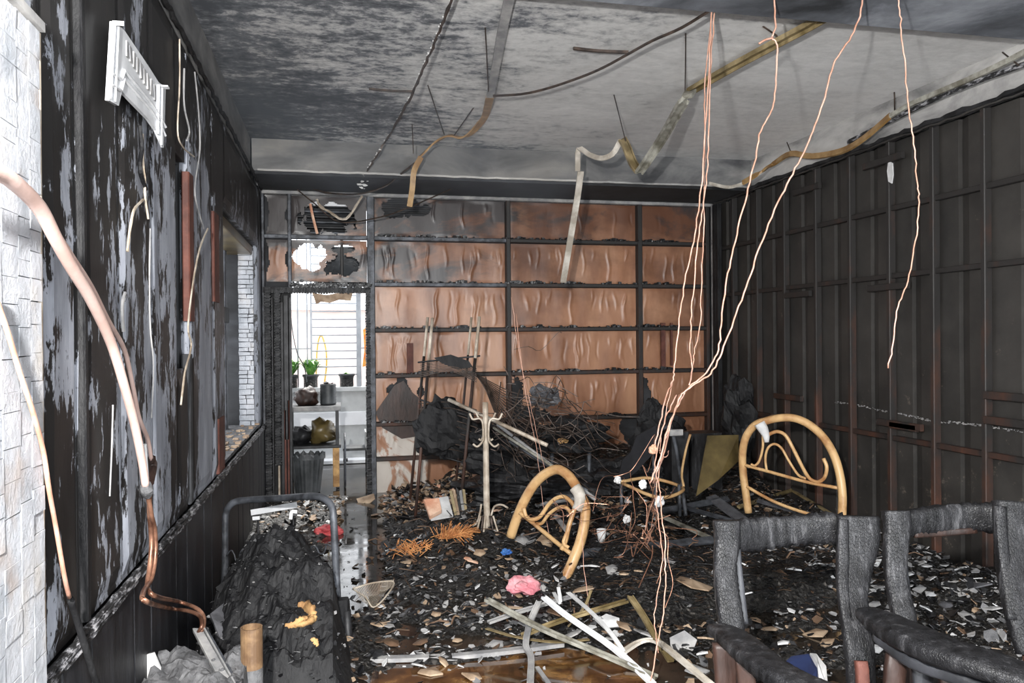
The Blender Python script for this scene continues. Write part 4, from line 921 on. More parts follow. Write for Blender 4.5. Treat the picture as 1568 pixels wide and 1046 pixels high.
# black tubular bed end
D = 4.12
t = empty('folding_bed_end', at(520, 1010, D), 'blackened tubular folding bed end standing over the charred heap', 'bed frame')
tube_obj('hoop', [at(343, 905, D+.5), at(345, 860, D+.5), at(345, 800, D+.5), at(347, 783, D+.5), at(357, 770, D+.48), at(378, 766, D+.45), at(430, 763, D+.3), at(478, 760, D+.12), at(496, 764, D+.06), at(508, 776, D+.02), at(511, 800, D), at(515, 880, D), at(519, 960, D), at(521, 1003, D)], .0195, M['steelgrey'], t, 12)
tube_obj('short_leg', [at(518, 945, D-.12), at(522, 1015, D-.12)], .022, M['steelgrey'], t, 10); tube_obj('short_leg', [at(531, 935, D-.1), at(536, 1018, D-.1)], .022, M['steelblk'], t, 10)
MB().bevbox(at(506, 950, D-.1)-Vector((0, .03, .03)), at(534, 930, D-.1)+Vector((0, .05, .04)), .008).build('hinge_block', M['char'], t)
MB().tube([at(509, 1003, D-.1), at(517, 988, D-.1)], .004, 5).build('stay_wire', M['bone'], t)
tube_obj('wavy_spring', [at(347, 851, D+.48), at(354, 843, D+.46), at(359, 850, D+.45), at(361, 858, D+.45), at(366, 857, D+.45), at(368, 846, D+.45), at(374, 842, D+.45), at(379, 850, D+.44), at(379, 856, D+.44)], .0045, M['steelgrey'], t, 6)
tube_obj('wavy_spring', [at(509, 838, D), at(500, 834, D+.03), at(497, 845, D+.05), at(490, 848, D+.07), at(484, 838, D+.1), at(477, 838, D+.13), at(476, 848, D+.15)], .0045, M['steelgrey'], t, 6)
t = empty('white_bracket', at(420, 790, 4.9), 'small white slotted metal bracket lying behind the tubular bed end', 'bracket')
strip('bar', [at(385, 785, 4.9), at(455, 773, 4.8)], .035, .006, M['white'], None, None, parent=t, upv=(0, -1, .2))
strip('tab', [at(387, 794, 4.9), at(398, 793, 4.9)], .022, .006, M['white'], None, None, parent=t, upv=(0, -1, .2)); strip('tab', [at(445, 795, 4.8), at(447, 784, 4.8), at(455, 784, 4.8)], .02, .006, M['white'], None, None, parent=t, upv=(0, -1, .2))
tube_obj('post', [at(449, 790, 4.82), at(450, 834, 4.82)], .008, M['steelblk'], t, 6); tube_obj('post', [at(395, 796, 4.9), at(396, 840, 4.9)], .008, M['steelblk'], t, 6)

# ---------------- two cream tubular bed hoops
def hoop(name, base, lab, pieces):
    t = empty(name, base, lab, 'bed frame', 'cream tubular bed hoops')
    for nm, pts, rr, m in pieces: tube_obj(nm, [at(*p) for p in pts], rr, M[m], t, 10 if (rr[0] if isinstance(rr, list) else rr) > .02 else 8)
    return t
hoop('bed_hoop', at(860, 900, 4.95), 'cream tubular bed hoop tilted on the debris at the room centre', [
    ('outer_hoop', [(782, 822, 5.5), (791, 795, 5.48), (803, 767, 5.46), (818, 742, 5.44), (835, 726, 5.4), (853, 719, 5.35), (869, 727, 5.28), (881, 743, 5.22), (888, 758, 5.18), (896, 775, 5.14), (895, 800, 5.1), (889, 828, 5.06), (879, 855, 5.02), (868, 880, 5.0), (860, 900, 4.98)], .034, 'cream'),
    ('cross_bar', [(796, 785, 5.44), (815, 800, 5.38), (845, 825, 5.2), (874, 848, 5.06)], .015, 'cream'),
    ('scroll', [(802, 778, 5.42), (806, 791, 5.4), (816, 796, 5.36), (828, 790, 5.34), (840, 773, 5.32), (852, 763, 5.28), (864, 761, 5.24), (874, 768, 5.2), (879, 776, 5.18)], .014, 'cream'),
    ('scroll', [(821, 802, 5.36), (830, 801, 5.34), (840, 788, 5.3), (852, 779, 5.26), (864, 776, 5.22), (873, 784, 5.18), (874, 800, 5.14), (867, 818, 5.1), (863, 832, 5.08), (871, 839, 5.06)], .012, 'cream'),
    ('inner_bar', [(886, 762, 5.16), (878, 785, 5.14), (871, 806, 5.12), (866, 828, 5.1), (860, 842, 5.1)], .016, 'cream'),
    ('melted_binding', [(880, 746, 5.18), (887, 757, 5.16), (888, 772, 5.14), (884, 782, 5.13)], .040, 'palestrip')])
D2 = 5.75
hoop('bed_hoop', at(1290, 800, D2), 'cream tubular bed hoop standing upright before the right wall', [
    ('outer_hoop', [(1146, 785, D2+.6), (1142, 755, D2+.6), (1138, 725, D2+.6), (1137, 695, D2+.58), (1142, 670, D2+.55), (1155, 652, D2+.5), (1172, 645, D2+.44), (1195, 640, D2+.36), (1218, 641, D2+.3), (1240, 651, D2+.24), (1261, 670, D2+.16), (1277, 697, D2+.08), (1286, 727, D2+.03), (1290, 760, D2), (1289, 800, D2)], .031, 'cream'),
    ('cross_bar', [(1139, 712, D2+.58), (1180, 723, D2+.42), (1235, 738, D2+.2), (1287, 748, D2+.02)], .013, 'cream'),
    ('lower_bar', [(1143, 745, D2+.58), (1185, 768, D2+.42), (1235, 786, D2+.2), (1287, 798, D2+.02)], .013, 'cream'),
    ('scroll', [(1173, 668, D2+.45), (1178, 665, D2+.42), (1190, 661, D2+.38), (1203, 667, D2+.34), (1215, 688, D2+.3), (1228, 714, D2+.24), (1239, 732, D2+.18), (1251, 738, D2+.14), (1262, 732, D2+.1), (1266, 716, D2+.08), (1261, 702, D2+.1)], .014, 'cream'),
    ('scroll', [(1174, 722, D2+.44), (1172, 702, D2+.44), (1176, 686, D2+.42), (1186, 680, D2+.4), (1197, 687, D2+.36), (1208, 706, D2+.32), (1222, 727, D2+.26), (1234, 733, D2+.2)], .010, 'cream'),
    ('scroll', [(1168, 665, D2+.46), (1168, 685, D2+.46), (1163, 705, D2+.48), (1156, 713, D2+.5), (1150, 711, D2+.52)], .010, 'cream'),
    ('melted_binding', [(1163, 648, D2+.44), (1169, 658, D2+.43), (1173, 668, D2+.42), (1174, 677, D2+.42)], [.045, .04, .028, .018], 'flake_w')])

# ---------------- coat stand
D3 = 5.85
t = empty('coat_stand', at(747, 850, D3), 'rusty pale coat stand with curled hooks rising from the centre debris', 'coat stand')
tube_obj('pole', [at(743, 616, D3), at(744, 680, D3), at(745, 760, D3), at(747, 850, D3)], [.021, .021, .024, .024], M['bone'], t, 12)
for s, d_, nm in ((-1, -.05, 0), (1, -.05, 0), (-1, .1, 1), (1, .1, 1)):
    X = lambda q: 744+s*q
    if nm == 0: pts = [(X(25), 633), (X(20), 642), (X(10), 641), (X(5), 648), (X(4), 668), (X(5), 676), (X(13), 684), (X(20), 680)]
    else: pts = [(X(15), 632), (X(11), 640), (X(5), 644), (X(3), 652), (X(3), 664), (X(7), 674), (X(11), 672)]
    tube_obj('coat_hook', [at(x, y, D3+d_) for x, y in pts], .008, M['bone'], t, 6)
for k, (x0, x1) in enumerate(((736, 724), (740, 733), (743, 738), (752, 758), (755, 770), (750, 762))):
    tube_obj('base_strut', [at(x0, 790, D3-.03), at((x0+x1)/2, 815, D3-.06), at(x1, 842, D3-.1)], .008, M['wiredk' if k % 2 else 'bone'], t, 6)
tube_obj('base_scroll', [at(752, 790, D3), at(757, 776, D3), at(768, 773, D3-.05), at(778, 778, D3-.05)], .008, M['bone'], t, 6)
tube_obj('base_scroll', [at(720, 806, D3), at(730, 801, D3), at(735, 785, D3), at(737, 772, D3)], .008, M['bone'], t, 6)

# ---------------- drying rack
t = empty('drying_rack', at(650, 790, 6.9), 'collapsed sooty wire drying rack with four leaning legs before the partition', 'drying rack')
for pts, rr in (([(655, 486, 7.1), (645, 590, 7.0), (628, 765, 6.85)], .013), ([(662, 487, 7.0), (650, 610, 6.9), (634, 815, 6.6)], .014), ([(722, 486, 7.0), (712, 560, 6.95), (697, 755, 6.8)], .011), ([(734, 485, 6.8), (722, 590, 6.7), (704, 785, 6.5)], .014)):
    a = [at(*p) for p in pts]; mid = a[0].lerp(a[-1], .42)
    MB().tube([a[0], a[1], mid] if False else [a[0], a[0].lerp(a[-1], .22)], rr, 8).build('leg', M['bone'], t, True); MB().tube([a[0].lerp(a[-1], .22), a[0].lerp(a[-1], .6), a[-1]], rr, 8).build('leg', M['rust'], t, True)
mb = MB()
for k in range(15):
    f = k/14; a = Vector(at(727, 572, 6.75)).lerp(at(742, 592, 6.6), f); b = Vector(at(846, 612, 6.3)).lerp(at(800, 715, 6.0), f); c = a.lerp(b, .5)+Vector((0, 0, -.05))
    mb.tube(smooth_path([a, c, b], 4), .0045, 4)
for f in (.15, .35, .6, .85):
    p = [Vector(at(727, 572, 6.75)).lerp(at(846, 612, 6.3), f), Vector(at(742, 592, 6.6)).lerp(at(800, 715, 6.0), f)]; mb.tube(p, .006, 4)
mb.build('fanned_wire', M['wiredk'], t)['kind'] = 'stuff'
mb = MB()
for k in range(9):
    f = k/8; mb.tube(smooth_path([at(643, 555+22*f, 6.95-.3*f), at(690, 553+16*f, 6.85-.3*f), at(730, 565+20*f, 6.8-.3*f)], 4), .0045, 4)
for k in range(9): mb.tube(smooth_path([at(640, 618+9*k, 6.9), at(690, 616+9*k, 6.8), at(730, 628+9*k, 6.7)], 4), .005, 4)
mb.build('shelf_wire', M['wiredk'], t)['kind'] = 'stuff'
for a, b in (((644, 690), (722, 712)), ((643, 612), (725, 640)), ((640, 555), (735, 545))):
    tube_obj('side_rail', [at(*a, 6.9), at(*b, 6.75)], .009, M['steelblk'], t, 6)
def lump(name, c, rx, ry, rz, m, lab, cat, seed=1, amp=.5, fq=3, mats=None):
    return tag(blob(c, rx, ry, rz, seed, amp, fq, 36, 22).build(name, M[m], smooth=False), lab, cat)
lump('burnt_clothes', at(682, 660, 6.85), .24, .12, .25, 'char', 'black mass of burnt clothes hanging in the drying rack', 'clothes', 4, .45, 3.2)
lump('burnt_clothes', at(770, 690, 6.7), .32, .2, .20, 'char', 'charred pile of fabric right of the drying rack', 'clothes', 14, .5, 3.5)
lump('soot_ball', at(833, 608, 6.5), .11, .08, .09, 'slate', 'grey crumpled sheet caught on the fanned rack wires', 'cloth', 24, .6)
poly('charred_sheet', [(664, 548), (690, 543), (718, 553), (724, 562), (700, 566), (676, 556)], 6.7, 'char', 'curled black sheet on top of the drying rack', 'sheet', .015)
for k, (a, b, wd, m, lab) in enumerate((((687, 612, 6.6), (838, 682, 5.9), .022, 'bone', 'pale pole lying across the rack behind the coat stand'),
    ((762, 650, 6.3), (912, 765, 5.6), .020, 'flake_l', 'uppermost grey pole slanting down behind the nearer bed hoop'),
    ((756, 655, 6.3), (885, 740, 5.7), .016, 'trunkg', 'middle grey pole slanting down behind the nearer bed hoop'),
    ((780, 676, 6.2), (900, 752, 5.7), .016, 'steelgrey', 'lowest grey pole slanting down behind the nearer bed hoop'))):
    tag(MB().tube([at(*a), at(*b)], wd*.7, 8).build('pole', M[m], smooth=True), lab, 'pole', 'poles fallen across the debris')

mb = MB(); r = random.Random(61)
for k in range(75):                                             # wild burnt wires around the collapsed rack
    c = at(r.gauss(810, 45), r.gauss(650, 35), r.uniform(6.1, 6.7)); P = [c]; dx = r.gauss(.05, .06)
    for _ in range(4): P.append(P[-1]+Vector((dx+r.gauss(0, .05), r.gauss(0, .03), r.gauss(-.04, .06))))
    mb.tube(smooth_path(P, 3), r.uniform(.0025, .0045), 4)
tag(mb.build('burnt_wires', M['wiredk']), 'thicket of thin burnt wires between the drying rack and the burnt table', 'wire', kind='stuff')
mb = MB(); r = random.Random(62); mm = [M[q] for q in ('flake_t', 'flake_b', 'flake_k', 'flake_l', 'salmon')]
for k in range(420):                                            # singed paper litter below the torn panel
    x = .38+.95*r.random(); y = r.uniform(6.9, 8.1); mb.cur = r.choice((0, 1, 1, 2, 2, 2, 3, 4) if r.random() < .8 else (0,))
    shardmesh(mb, Vector((x, y, H(x, y)+r.uniform(.01, .05))), r.uniform(.02, .055), r, .04, 1.2)
for k in range(260):
    x = r.uniform(1.3, 3.0); y = r.uniform(5.6, 7.2); mb.cur = r.choice((0, 1, 1, 2, 2, 2, 2, 3))
    shardmesh(mb, Vector((x, y, H(x, y)+r.uniform(.01, .04))), r.uniform(.015, .05), r, .04, 1.2)
tag(mb.build('paper_litter', mm), 'litter of curled singed paper between the doorway and the coat stand', 'paper', kind='stuff')
# ---------------- burnt table, chair, cloth, board behind
tb = empty('burnt_table', at(845, 740, 7.0), 'small burnt table with a melted black top before the brown panels', 'table')
o = blob(at(868, 668, 7.0), .36, .2, .13, 31, .55, 2.6, 40, 24).build('melted_top', M['char'], tb)
for x in (825, 845, 902): tube_obj('leg', [at(x, 680, 7.0), at(x, 775, 7.0)], .02, M['steelgrey'], tb, 8)
MB().tube([at(845, 690, 7.0), at(862, 684, 7.0), at(868, 672, 7.0)], .012, 6).build('brace', M['steelgrey'], tb)
lump('singed_cup', at(860, 670, 6.82), .055, .04, .05, 'foam', 'tan singed lump lying on the burnt table top', 'debris', 3, .5)
poly('black_cloth', [(975, 668), (1003, 652), (1012, 672), (1000, 695), (975, 722), (955, 738), (948, 730), (953, 705), (966, 692)], 6.4, 'fabric', 'matt black cloth draped over the wrecked chair frame', 'cloth', .03)
ch = empty('wrecked_chair', at(1010, 770, 6.2), 'wrecked metal chair frame with rusty seat tubes below the black cloth', 'chair')
tube_obj('seat_frame', [at(950, 738, 6.3), at(992, 732, 6.5), at(1035, 742, 6.4), at(1045, 752, 6.2), at(1008, 762, 6.0), at(952, 740, 6.3)], .014, M['cream'], ch, 8)
tube_obj('back_post', [at(1000, 665, 6.5), at(1000, 700, 6.5), at(1003, 735, 6.5), at(1003, 790, 6.4)], .014, M['steelgrey'], ch, 8)
tube_obj('back_post', [at(1002, 668, 6.5), at(1015, 656, 6.6), at(1030, 664, 6.6), at(1045, 750, 6.3), at(1050, 790, 6.2)], .016, M['steelgrey'], ch, 8)
tube_obj('rusty_stay', [at(1057, 665, 6.4), at(1050, 690, 6.4), at(1044, 725, 6.3), at(1047, 745, 6.2)], .010, M['cream'], ch, 8)
for x in (951, 1040): tube_obj('front_leg', [at(x, 742, 6.2), at(x+1, 790, 6.2)], .014, M['steelgrey'], ch, 8)
MB().bevbox(at(1026, 668, 6.5), at(1048, 660, 6.5)+Vector((0, .06, .01))).build('top_tab', M['flake_l'], ch)
MB().bevbox(at(1030, 780, 6.9), at(1058, 662, 6.9)+Vector((0, .3, 0)), .01).build('burnt_cabinet', M['steelblk']); tag(bpy.data.objects['burnt_cabinet'], 'narrow black metal cabinet behind the wrecked chair', 'cabinet')
MB().bevbox(at(1060, 790, 7.0), at(1112, 664, 7.0)+Vector((0, .3, 0)), .01).build('burnt_fridge', M['charwood']); tag(bpy.data.objects['burnt_fridge'], 'charred dark chest behind the stained yellow board', 'cabinet')
poly('stained_board', [(1083, 667), (1131, 666), (1131, 706), (1100, 735), (1066, 760)], 6.5, 'board', 'stained olive-yellow board leaning beside the wrecked chair', 'board', .02, ds=[6.6, 6.6, 6.5, 6.3, 6.2])
lump('charred_pile', at(1010, 668, 7.4), .24, .15, .28, 'char', 'crumpled charred bundle against the partition right of centre', 'bundle', 44, .6)
lump('charred_pile', at(1130, 640, 7.6), .16, .2, .35, 'char', 'charred upright mass in the back right corner', 'bundle', 54, .4)
lump('charred_pile', at(940, 735, 7.1), .5, .25, .16, 'charwood', 'low black heap below the holed rail of the partition', 'heap', 64, .5)
lump('charred_pile', at(820, 745, 6.8), .6, .3, .16, 'charwood', 'broad black heap behind the nearer bed hoop', 'heap', 74, .6)

# ---------------- bars lying in the debris
for k, (a, b, wd, m, lab) in enumerate((
    ((882, 850), (1092, 828), .055, 'steelgrey', 'long blue-grey steel bar lying behind the left armchair'),
    ((1005, 785), (1115, 765), .05, 'steelgrey', 'dark flat bar lying behind the wire knot'),
    ((1002, 787), (1088, 826), .035, 'trunkg', 'pale angle strip slanting to the left armchair post'),
    ((1040, 776), (1125, 800), .035, 'steelgrey', 'grey strip slanting behind the left armchair top'),
    ((1130, 778), (1212, 752), .03, 'trunk', 'tan batten propped under the upright bed hoop'),
    ((1212, 752), (1275, 790), .03, 'trunk', 'tan batten running from the prop to the armchair top'),
    ((1160, 768), (1245, 792), .035, 'slate', 'dark grey slat under the upright bed hoop'),
    ((1088, 762), (1140, 800), .10, 'slate', 'wide dark board tilted right of the stained board'),
    ((850, 790), (868, 815), .03, 'flake_l', 'short pale strip under the tilted bed hoop'),
    ((870, 735), (925, 780), .03, 'trunkg', 'dull green pole end behind the tilted bed hoop'),
    ((820, 775), (880, 765), .02, 'flake_l', 'thin light strip crossing inside the tilted bed hoop'))):
    pa = onH(*a); pb = onH(*b); dd = min(depth(pa), depth(pb)); lift = .0
    pa = at(a[0], a[1], depth(pa)-.15); pb = at(b[0], b[1], depth(pb)-.15)
    strip('steel_bar' if m in ('steelgrey',) else 'batten', [pa, pb], wd, .018, M[m], lab, 'bar', 'bars lying in the debris', upv=(0, -.6, .8))

# ---------------- foreground heap of metal and plastic strips
L = [
    ([(745, 920, .20), (830, 965, .14), (920, 1003, .10), (1005, 1040, .05)], .038, 'trunkg', 'brownish flat strip running from the ash to the near floor edge'),
    ([(832, 916, .22), (868, 945, .17), (940, 995, .10), (1000, 1050, .05)], .034, 'white', 'long bright white strip slanting across the middle of the pile'),
    ([(870, 908, .18), (905, 938, .15), (935, 970, .11), (957, 1002, .05)], .026, 'flake_w', 'shorter white strip just right of the long bright one'),
    ([(812, 1050, .05), (813, 1008, .05), (805, 990, .07), (812, 955, .12), (826, 922, .19)], .032, 'flake_l', 'grey kinked strip standing across the near edge of the pile'),
    ([(800, 975, .08), (860, 952, .12), (960, 922, .16)], .036, 'trunk', 'olive strip with a red mark crossing the pile'),
    ([(965, 915, .2), (985, 945, .16), (1005, 980, .10), (1027, 1014, .05)], .034, 'trunk', 'tan strip bent down at the right side of the pile'),
    ([(955, 1000, .05), (980, 985, .08), (1005, 984, .1), (1040, 1010, .09), (1095, 1056, .04)], .034, 'palestrip', 'cream arched strip curving to the near right of the pile'),
    ([(748, 955, .05), (800, 937, .08), (882, 913, .12)], .034, 'flake_l', 'grey strip low at the left side of the pile'),
    ([(745, 963, .03), (790, 976, .04), (850, 984, .05), (902, 980, .05)], .022, 'trunk', 'thin olive strip curving low under the pile'),
    ([(822, 1022, .03), (842, 1050, .02)], .022, 'flake_l', 'short grey strip stub at the near frame edge'),
    ([(724, 926, .03), (800, 932, .03)], .03, 'flake_t', 'short tan lath left of the pile'),
    ([(848, 908, .16), (858, 925, .14), (855, 900, .20)], .02, 'flake_w', 'small white prong at the top of the pile'),
    ([(900, 880, .1), (960, 900, .06), (990, 905, .05)], .02, 'flake_b', 'brown lath behind the pile'),
    ([(870, 960, .04), (895, 930, .14), (905, 905, .2)], .016, 'trunk', 'short olive rod poking up in the pile')]
for pts, wd, m, lab in L: strip('metal_strip', [onZ(z, x, y) for x, y, z in pts], wd, .005, M[m], lab, 'strip', 'strips heaped in the foreground', lip=wd > .03)
strip('floor_edging', [onZ(.01, 568, 1013), onZ(.01, 640, 1011), onZ(.01, 690, 1009)], .045, .02, M['flake_l'], 'dull metal edging on the wet floor, left length', 'edging')
strip('floor_edging', [onZ(.015, 692, 1009), onZ(.02, 780, 1000), onZ(.02, 862, 989)], .04, .02, M['flake_l'], 'dull metal edging on the wet floor, right length by the strips', 'edging')
ap = MB().slab([onZ(0, *p) for p in [(575, 1016), (700, 1014), (870, 994), (965, 1010), (1040, 1075), (560, 1075)]], (0, 0, 1), .006).build('amber_floor_patch', M['amber']); ap['kind'] = 'structure'; ap.name = 'floor_2'

# ---------------- broken sheet and plaster fragments big enough to point at
fr = [  # px, py, half size in m, material, where
 (895, 905, .12, 'flake_t', 'behind the white strips'), (1060, 898, .16, 'flake_t', 'left of the armchair post'), (1105, 880, .10, 'flake_l', 'left of the armchair post'),
 (940, 878, .10, 'flake_l', 'behind the white strips'), (905, 872, .08, 'flake_w', 'behind the white strips'), (955, 885, .05, 'flake_t', 'behind the white strips'), (1025, 862, .08, 'flake_l', 'behind the wires'), (978, 880, .05, 'flake_t', 'behind the wires'),
 (935, 960, .09, 'flake_w', 'among the foreground strips'), (875, 975, .07, 'flake_l', 'among the foreground strips'), (960, 965, .10, 'flake_t', 'among the foreground strips'), (990, 975, .09, 'flake_l', 'among the foreground strips'), (930, 938, .06, 'flake_t', 'among the foreground strips'), (855, 940, .09, 'flake_b', 'among the foreground strips'),
 (1045, 990, .09, 'flake_l', 'at the near edge right of the strips'), (1075, 1005, .06, 'flake_w', 'at the near edge right of the strips'), (1078, 985, .06, 'flake_t', 'at the near edge right of the strips'), (1065, 1030, .09, 'flake_l', 'at the near edge right of the strips'),
 (800, 830, .10, 'flake_l', 'left of the tilted bed hoop'), (835, 833, .11, 'flake_t', 'under the tilted bed hoop'), (760, 990, .06, 'flake_l', 'on the crumbs before the strips'), (850, 870, .05, 'flake_w', 'under the tilted bed hoop'),
 (1180, 970, .07, 'flake_t', 'between the two left armchair posts'), (1195, 942, .05, 'flake_l', 'between the two left armchair posts'), (1238, 940, .05, 'flake_l', 'between the two left armchair posts'), (1250, 975, .08, 'flake_t', 'between the two left armchair posts'), (1265, 990, .06, 'flake_t', 'between the two left armchair posts'),
 (1200, 990, .05, 'flake_w', 'between the two left armchair posts'), (1215, 875, .09, 'flake_w', 'on the fibre behind the left armchair'), (1260, 868, .08, 'flake_w', 'on the fibre behind the left armchair'), (1180, 862, .03, 'flake_w', 'on the fibre behind the left armchair'), (1140, 870, .03, 'flake_w', 'on the fibre behind the left armchair'), (1145, 918, .06, 'flake_w', 'right of the left armchair post'), (1120, 925, .05, 'flake_t', 'right of the left armchair post'),
 (1338, 865, .09, 'flake_w', 'in the gap between the armchairs'), (1345, 905, .04, 'flake_l', 'in the gap between the armchairs'), (1340, 930, .05, 'flake_l', 'in the gap between the armchairs'),
 (1418, 870, .07, 'flake_w', 'behind the right armchair'), (1410, 905, .06, 'flake_l', 'behind the right armchair'), (1425, 915, .05, 'flake_w', 'behind the right armchair'), (1470, 875, .07, 'flake_w', 'behind the right armchair'), (1500, 900, .09, 'slate', 'behind the right armchair'),
 (1450, 930, .06, 'slate', 'behind the right armchair'), (1480, 945, .07, 'flake_l', 'behind the right armchair'), (1420, 940, .05, 'flake_w', 'behind the right armchair'), (1520, 940, .07, 'flake_l', 'behind the right armchair'), (1395, 885, .04, 'flake_w', 'behind the right armchair'),
 (1340, 1000, .05, 'flake_w', 'under the right armchair arm'), (1310, 1010, .04, 'flake_w', 'under the right armchair arm'), (1155, 1005, .05, 'flake_t', 'behind the left armchair arm'), (1110, 1020, .06, 'flake_l', 'left of the left armchair arm'),
 (583, 962, .07, 'flake_t', 'on wet ash right of the bed end'), (668, 945, .04, 'flake_t', 'on wet ash right of the bed end'), (655, 957, .04, 'flake_t', 'on wet ash right of the bed end'), (645, 988, .06, 'flake_b', 'in the amber water'), (600, 990, .06, 'flake_b', 'in the amber water'),
 (660, 1035, .07, 'flake_t', 'on the near floor by the edging'), (680, 1018, .05, 'flake_t', 'on the near floor by the edging'), (725, 1042, .09, 'flake_t', 'on the near floor by the edging'), (640, 1025, .05, 'flake_l', 'on the near floor by the edging'), (700, 985, .03, 'flake_t', 'on the near floor by the edging'),
 (560, 770, .14, 'flake_t', 'just inside the doorway'), (590, 745, .06, 'foam', 'just inside the doorway'), (605, 755, .06, 'flake_l', 'at the foot of the torn panel'), (625, 762, .07, 'flake_t', 'at the foot of the torn panel'), (575, 790, .07, 'flake_b', 'just inside the doorway'), (610, 782, .06, 'flake_t', 'at the foot of the torn panel'), (640, 745, .06, 'flake_w', 'at the foot of the torn panel'),
 (590, 765, .07, 'flake_l', 'at the foot of the torn panel'), (655, 752, .06, 'flake_t', 'at the foot of the torn panel'), (670, 740, .05, 'flake_b', 'at the foot of the torn panel'),
 (960, 770, .06, 'flake_w', 'by the wrecked chair'), (985, 768, .05, 'flake_w', 'by the wrecked chair'), (912, 765, .07, 'flake_w', 'behind the tilted bed hoop'), (1080, 812, .05, 'flake_w', 'at the end of the pale angle strip'), (1065, 780, .05, 'flake_t', 'at the end of the pale angle strip'), (985, 810, .04, 'flake_w', 'left of the pale angle strip'),
 (770, 770, .05, 'salmon', 'right of the coat stand'), (790, 765, .07, 'salmon', 'right of the coat stand'), (830, 770, .06, 'salmon', 'inside the tilted bed hoop'), (760, 785, .06, 'salmon', 'right of the coat stand'), (795, 785, .06, 'flake_t', 'right of the coat stand'), (720, 862, .07, 'salmon', 'before the coat stand'), (735, 855, .05, 'flake_t', 'before the coat stand')]
r = random.Random(99); seen = {}
cn = {'flake_t': 'tan', 'flake_l': 'grey', 'flake_w': 'white', 'flake_b': 'brown', 'slate': 'dark grey', 'salmon': 'singed pinkish', 'foam': 'yellowish'}
ordn = ['leftmost', 'second from the left', 'third from the left', 'fourth from the left', 'fifth from the left', 'sixth from the left', 'rightmost']
def nth(i, n): return 'rightmost' if i == n-1 else ordn[i]
for fi, (px, py, s, m, where) in enumerate(fr):
    c = onH(px, py, .015); n = r.choice((4, 5, 5, 6)); a0 = r.uniform(0, 6.3); nrm = Matrix.Rotation(r.gauss(0, .28), 3, 'X') @ Matrix.Rotation(r.gauss(0, .28), 3, 'Y')
    P = []; s *= .92
    for k in range(n):
        a = a0+2*pi*k/n+r.uniform(-.25, .25); q = s*r.uniform(.6, 1.1); P.append(nrm @ Vector((q*cos(a), q*sin(a)*.8, 0)))
    mid = Vector((0, 0, s*.12)); V = P+[p-nrm @ Vector((0, 0, .008)) for p in P]+[mid, mid-Vector((0, 0, .008))]
    mb = MB(); mb.add(V, [(2*n, i, (i+1) % n) for i in range(n)]+[(2*n+1, n+(i+1) % n, n+i) for i in range(n)]+[(i, n+i, n+(i+1) % n, (i+1) % n) for i in range(n)])
    o = mb.build('broken_fragment', M[m]); o.location = c
    sib = sorted(q[0] for q in fr if q[3] == m and q[4] == where); n_ = len(sib)
    tag(o, ('broken flat %s fragment lying %s' if n_ == 1 else nth(sib.index(px), n_)+' broken %s fragment %s') % (cn[m], where), 'fragment', '%s fragments %s' % (cn[m], where))

# ---------------- soft and coloured odds and ends
lump('pink_cloth', onH(802, 905, .03), .10, .08, .055, 'pink', 'crumpled pink cloth on the black debris behind the strips', 'cloth', 5, .35)
lump('red_cloth', onH(503, 818, .02), .10, .08, .05, 'red', 'crumpled red cloth beyond the black bed end', 'cloth', 7, .4)
lump('blue_scrap', onH(776, 852, .03), .035, .03, .02, 'blue', 'small blue plastic scrap left of the tilted bed hoop', 'plastic scrap', 9, .5)
t = empty('white_cup', onH(921, 832), 'small sooty white cup standing right of the tilted bed hoop', 'cup')
child(revolve([(.022, 0), (.034, .085), (.030, .085), (.018, .006)], 18), 'cup_body', M['flake_w'], t, True)
t = empty('open_book', onH(668, 792), 'white-covered burnt book lying open on the debris below the drying rack', 'book')
P = [at(650, 768, 6.35), at(686, 762, 6.45), at(694, 792, 6.3), at(660, 798, 6.2)]; MB().slab(P, (0, 0, 1), .012).build('cover', M['flake_w'], t)
MB().slab([at(649, 770, 6.33), at(672, 768, 6.33), at(676, 786, 6.25), at(658, 796, 6.2)], (0, -.3, 1), .03).build('pages', M['salmon'], t)
for k in range(5): poly('magazine', [(688+5*k, 752-(k % 3)*3), (692+5*k, 750), (700+4*k, 788), (696+4*k, 790)], 6.3+.02*k, ('trunk', 'flake_t', 'flake_k', 'flake_l')[k % 4], nth(k, 5)+' singed magazine standing on edge beside the open book', 'magazine', .01, 'singed magazines by the open book')
mb = MB(); r = random.Random(15)
for k in range(170):
    a = onH(r.gauss(680, 6), 832, .03); ang = r.gauss(1.2, .7); L_ = r.uniform(.08, .26); mb.tube([a, a+Vector((L_*sin(ang)*.6, r.uniform(-.05, .05), .03)), a+Vector((L_*sin(ang), r.uniform(-.08, .08), L_*cos(ang)*.35+.02))], .003, 3)
for k in range(90):
    a = onH(r.gauss(628, 14), r.gauss(850, 5), .03); ang = r.uniform(-1.5, 1.5); L_ = r.uniform(.04, .1); mb.tube([a, a+Vector((L_*sin(ang), 0, L_*cos(ang)*.3+.02))], .003, 3)
tag(mb.build('straw_broom', M['straw']), 'orange singed broom bristles spread on the debris left of the coat stand', 'broom', kind='stuff')
t = empty('wire_basket', onH(575, 915), 'half-melted wire fan guard lying beside the puddle', 'fan guard')
A_ = at(540, 902, 4.75); B_ = at(603, 891, 4.9); C_ = at(572, 930, 4.6)
tube_obj('rim', [A_, at(570, 893, 4.8), B_, at(592, 912, 4.7), C_, at(560, 915, 4.65), A_], .005, M['bone'], t, 6)
mb = MB()
for k in range(26):
    f = k/25; a = A_.lerp(B_, f)+Vector((0, 0, .015)); mb.tube([a, (a+C_.lerp(B_, f*.8))/2-Vector((0, 0, .03)), C_.lerp(B_, f*.85)], .002, 3)
mb.build('grid_wire', M['bone'], t)['kind'] = 'stuff'
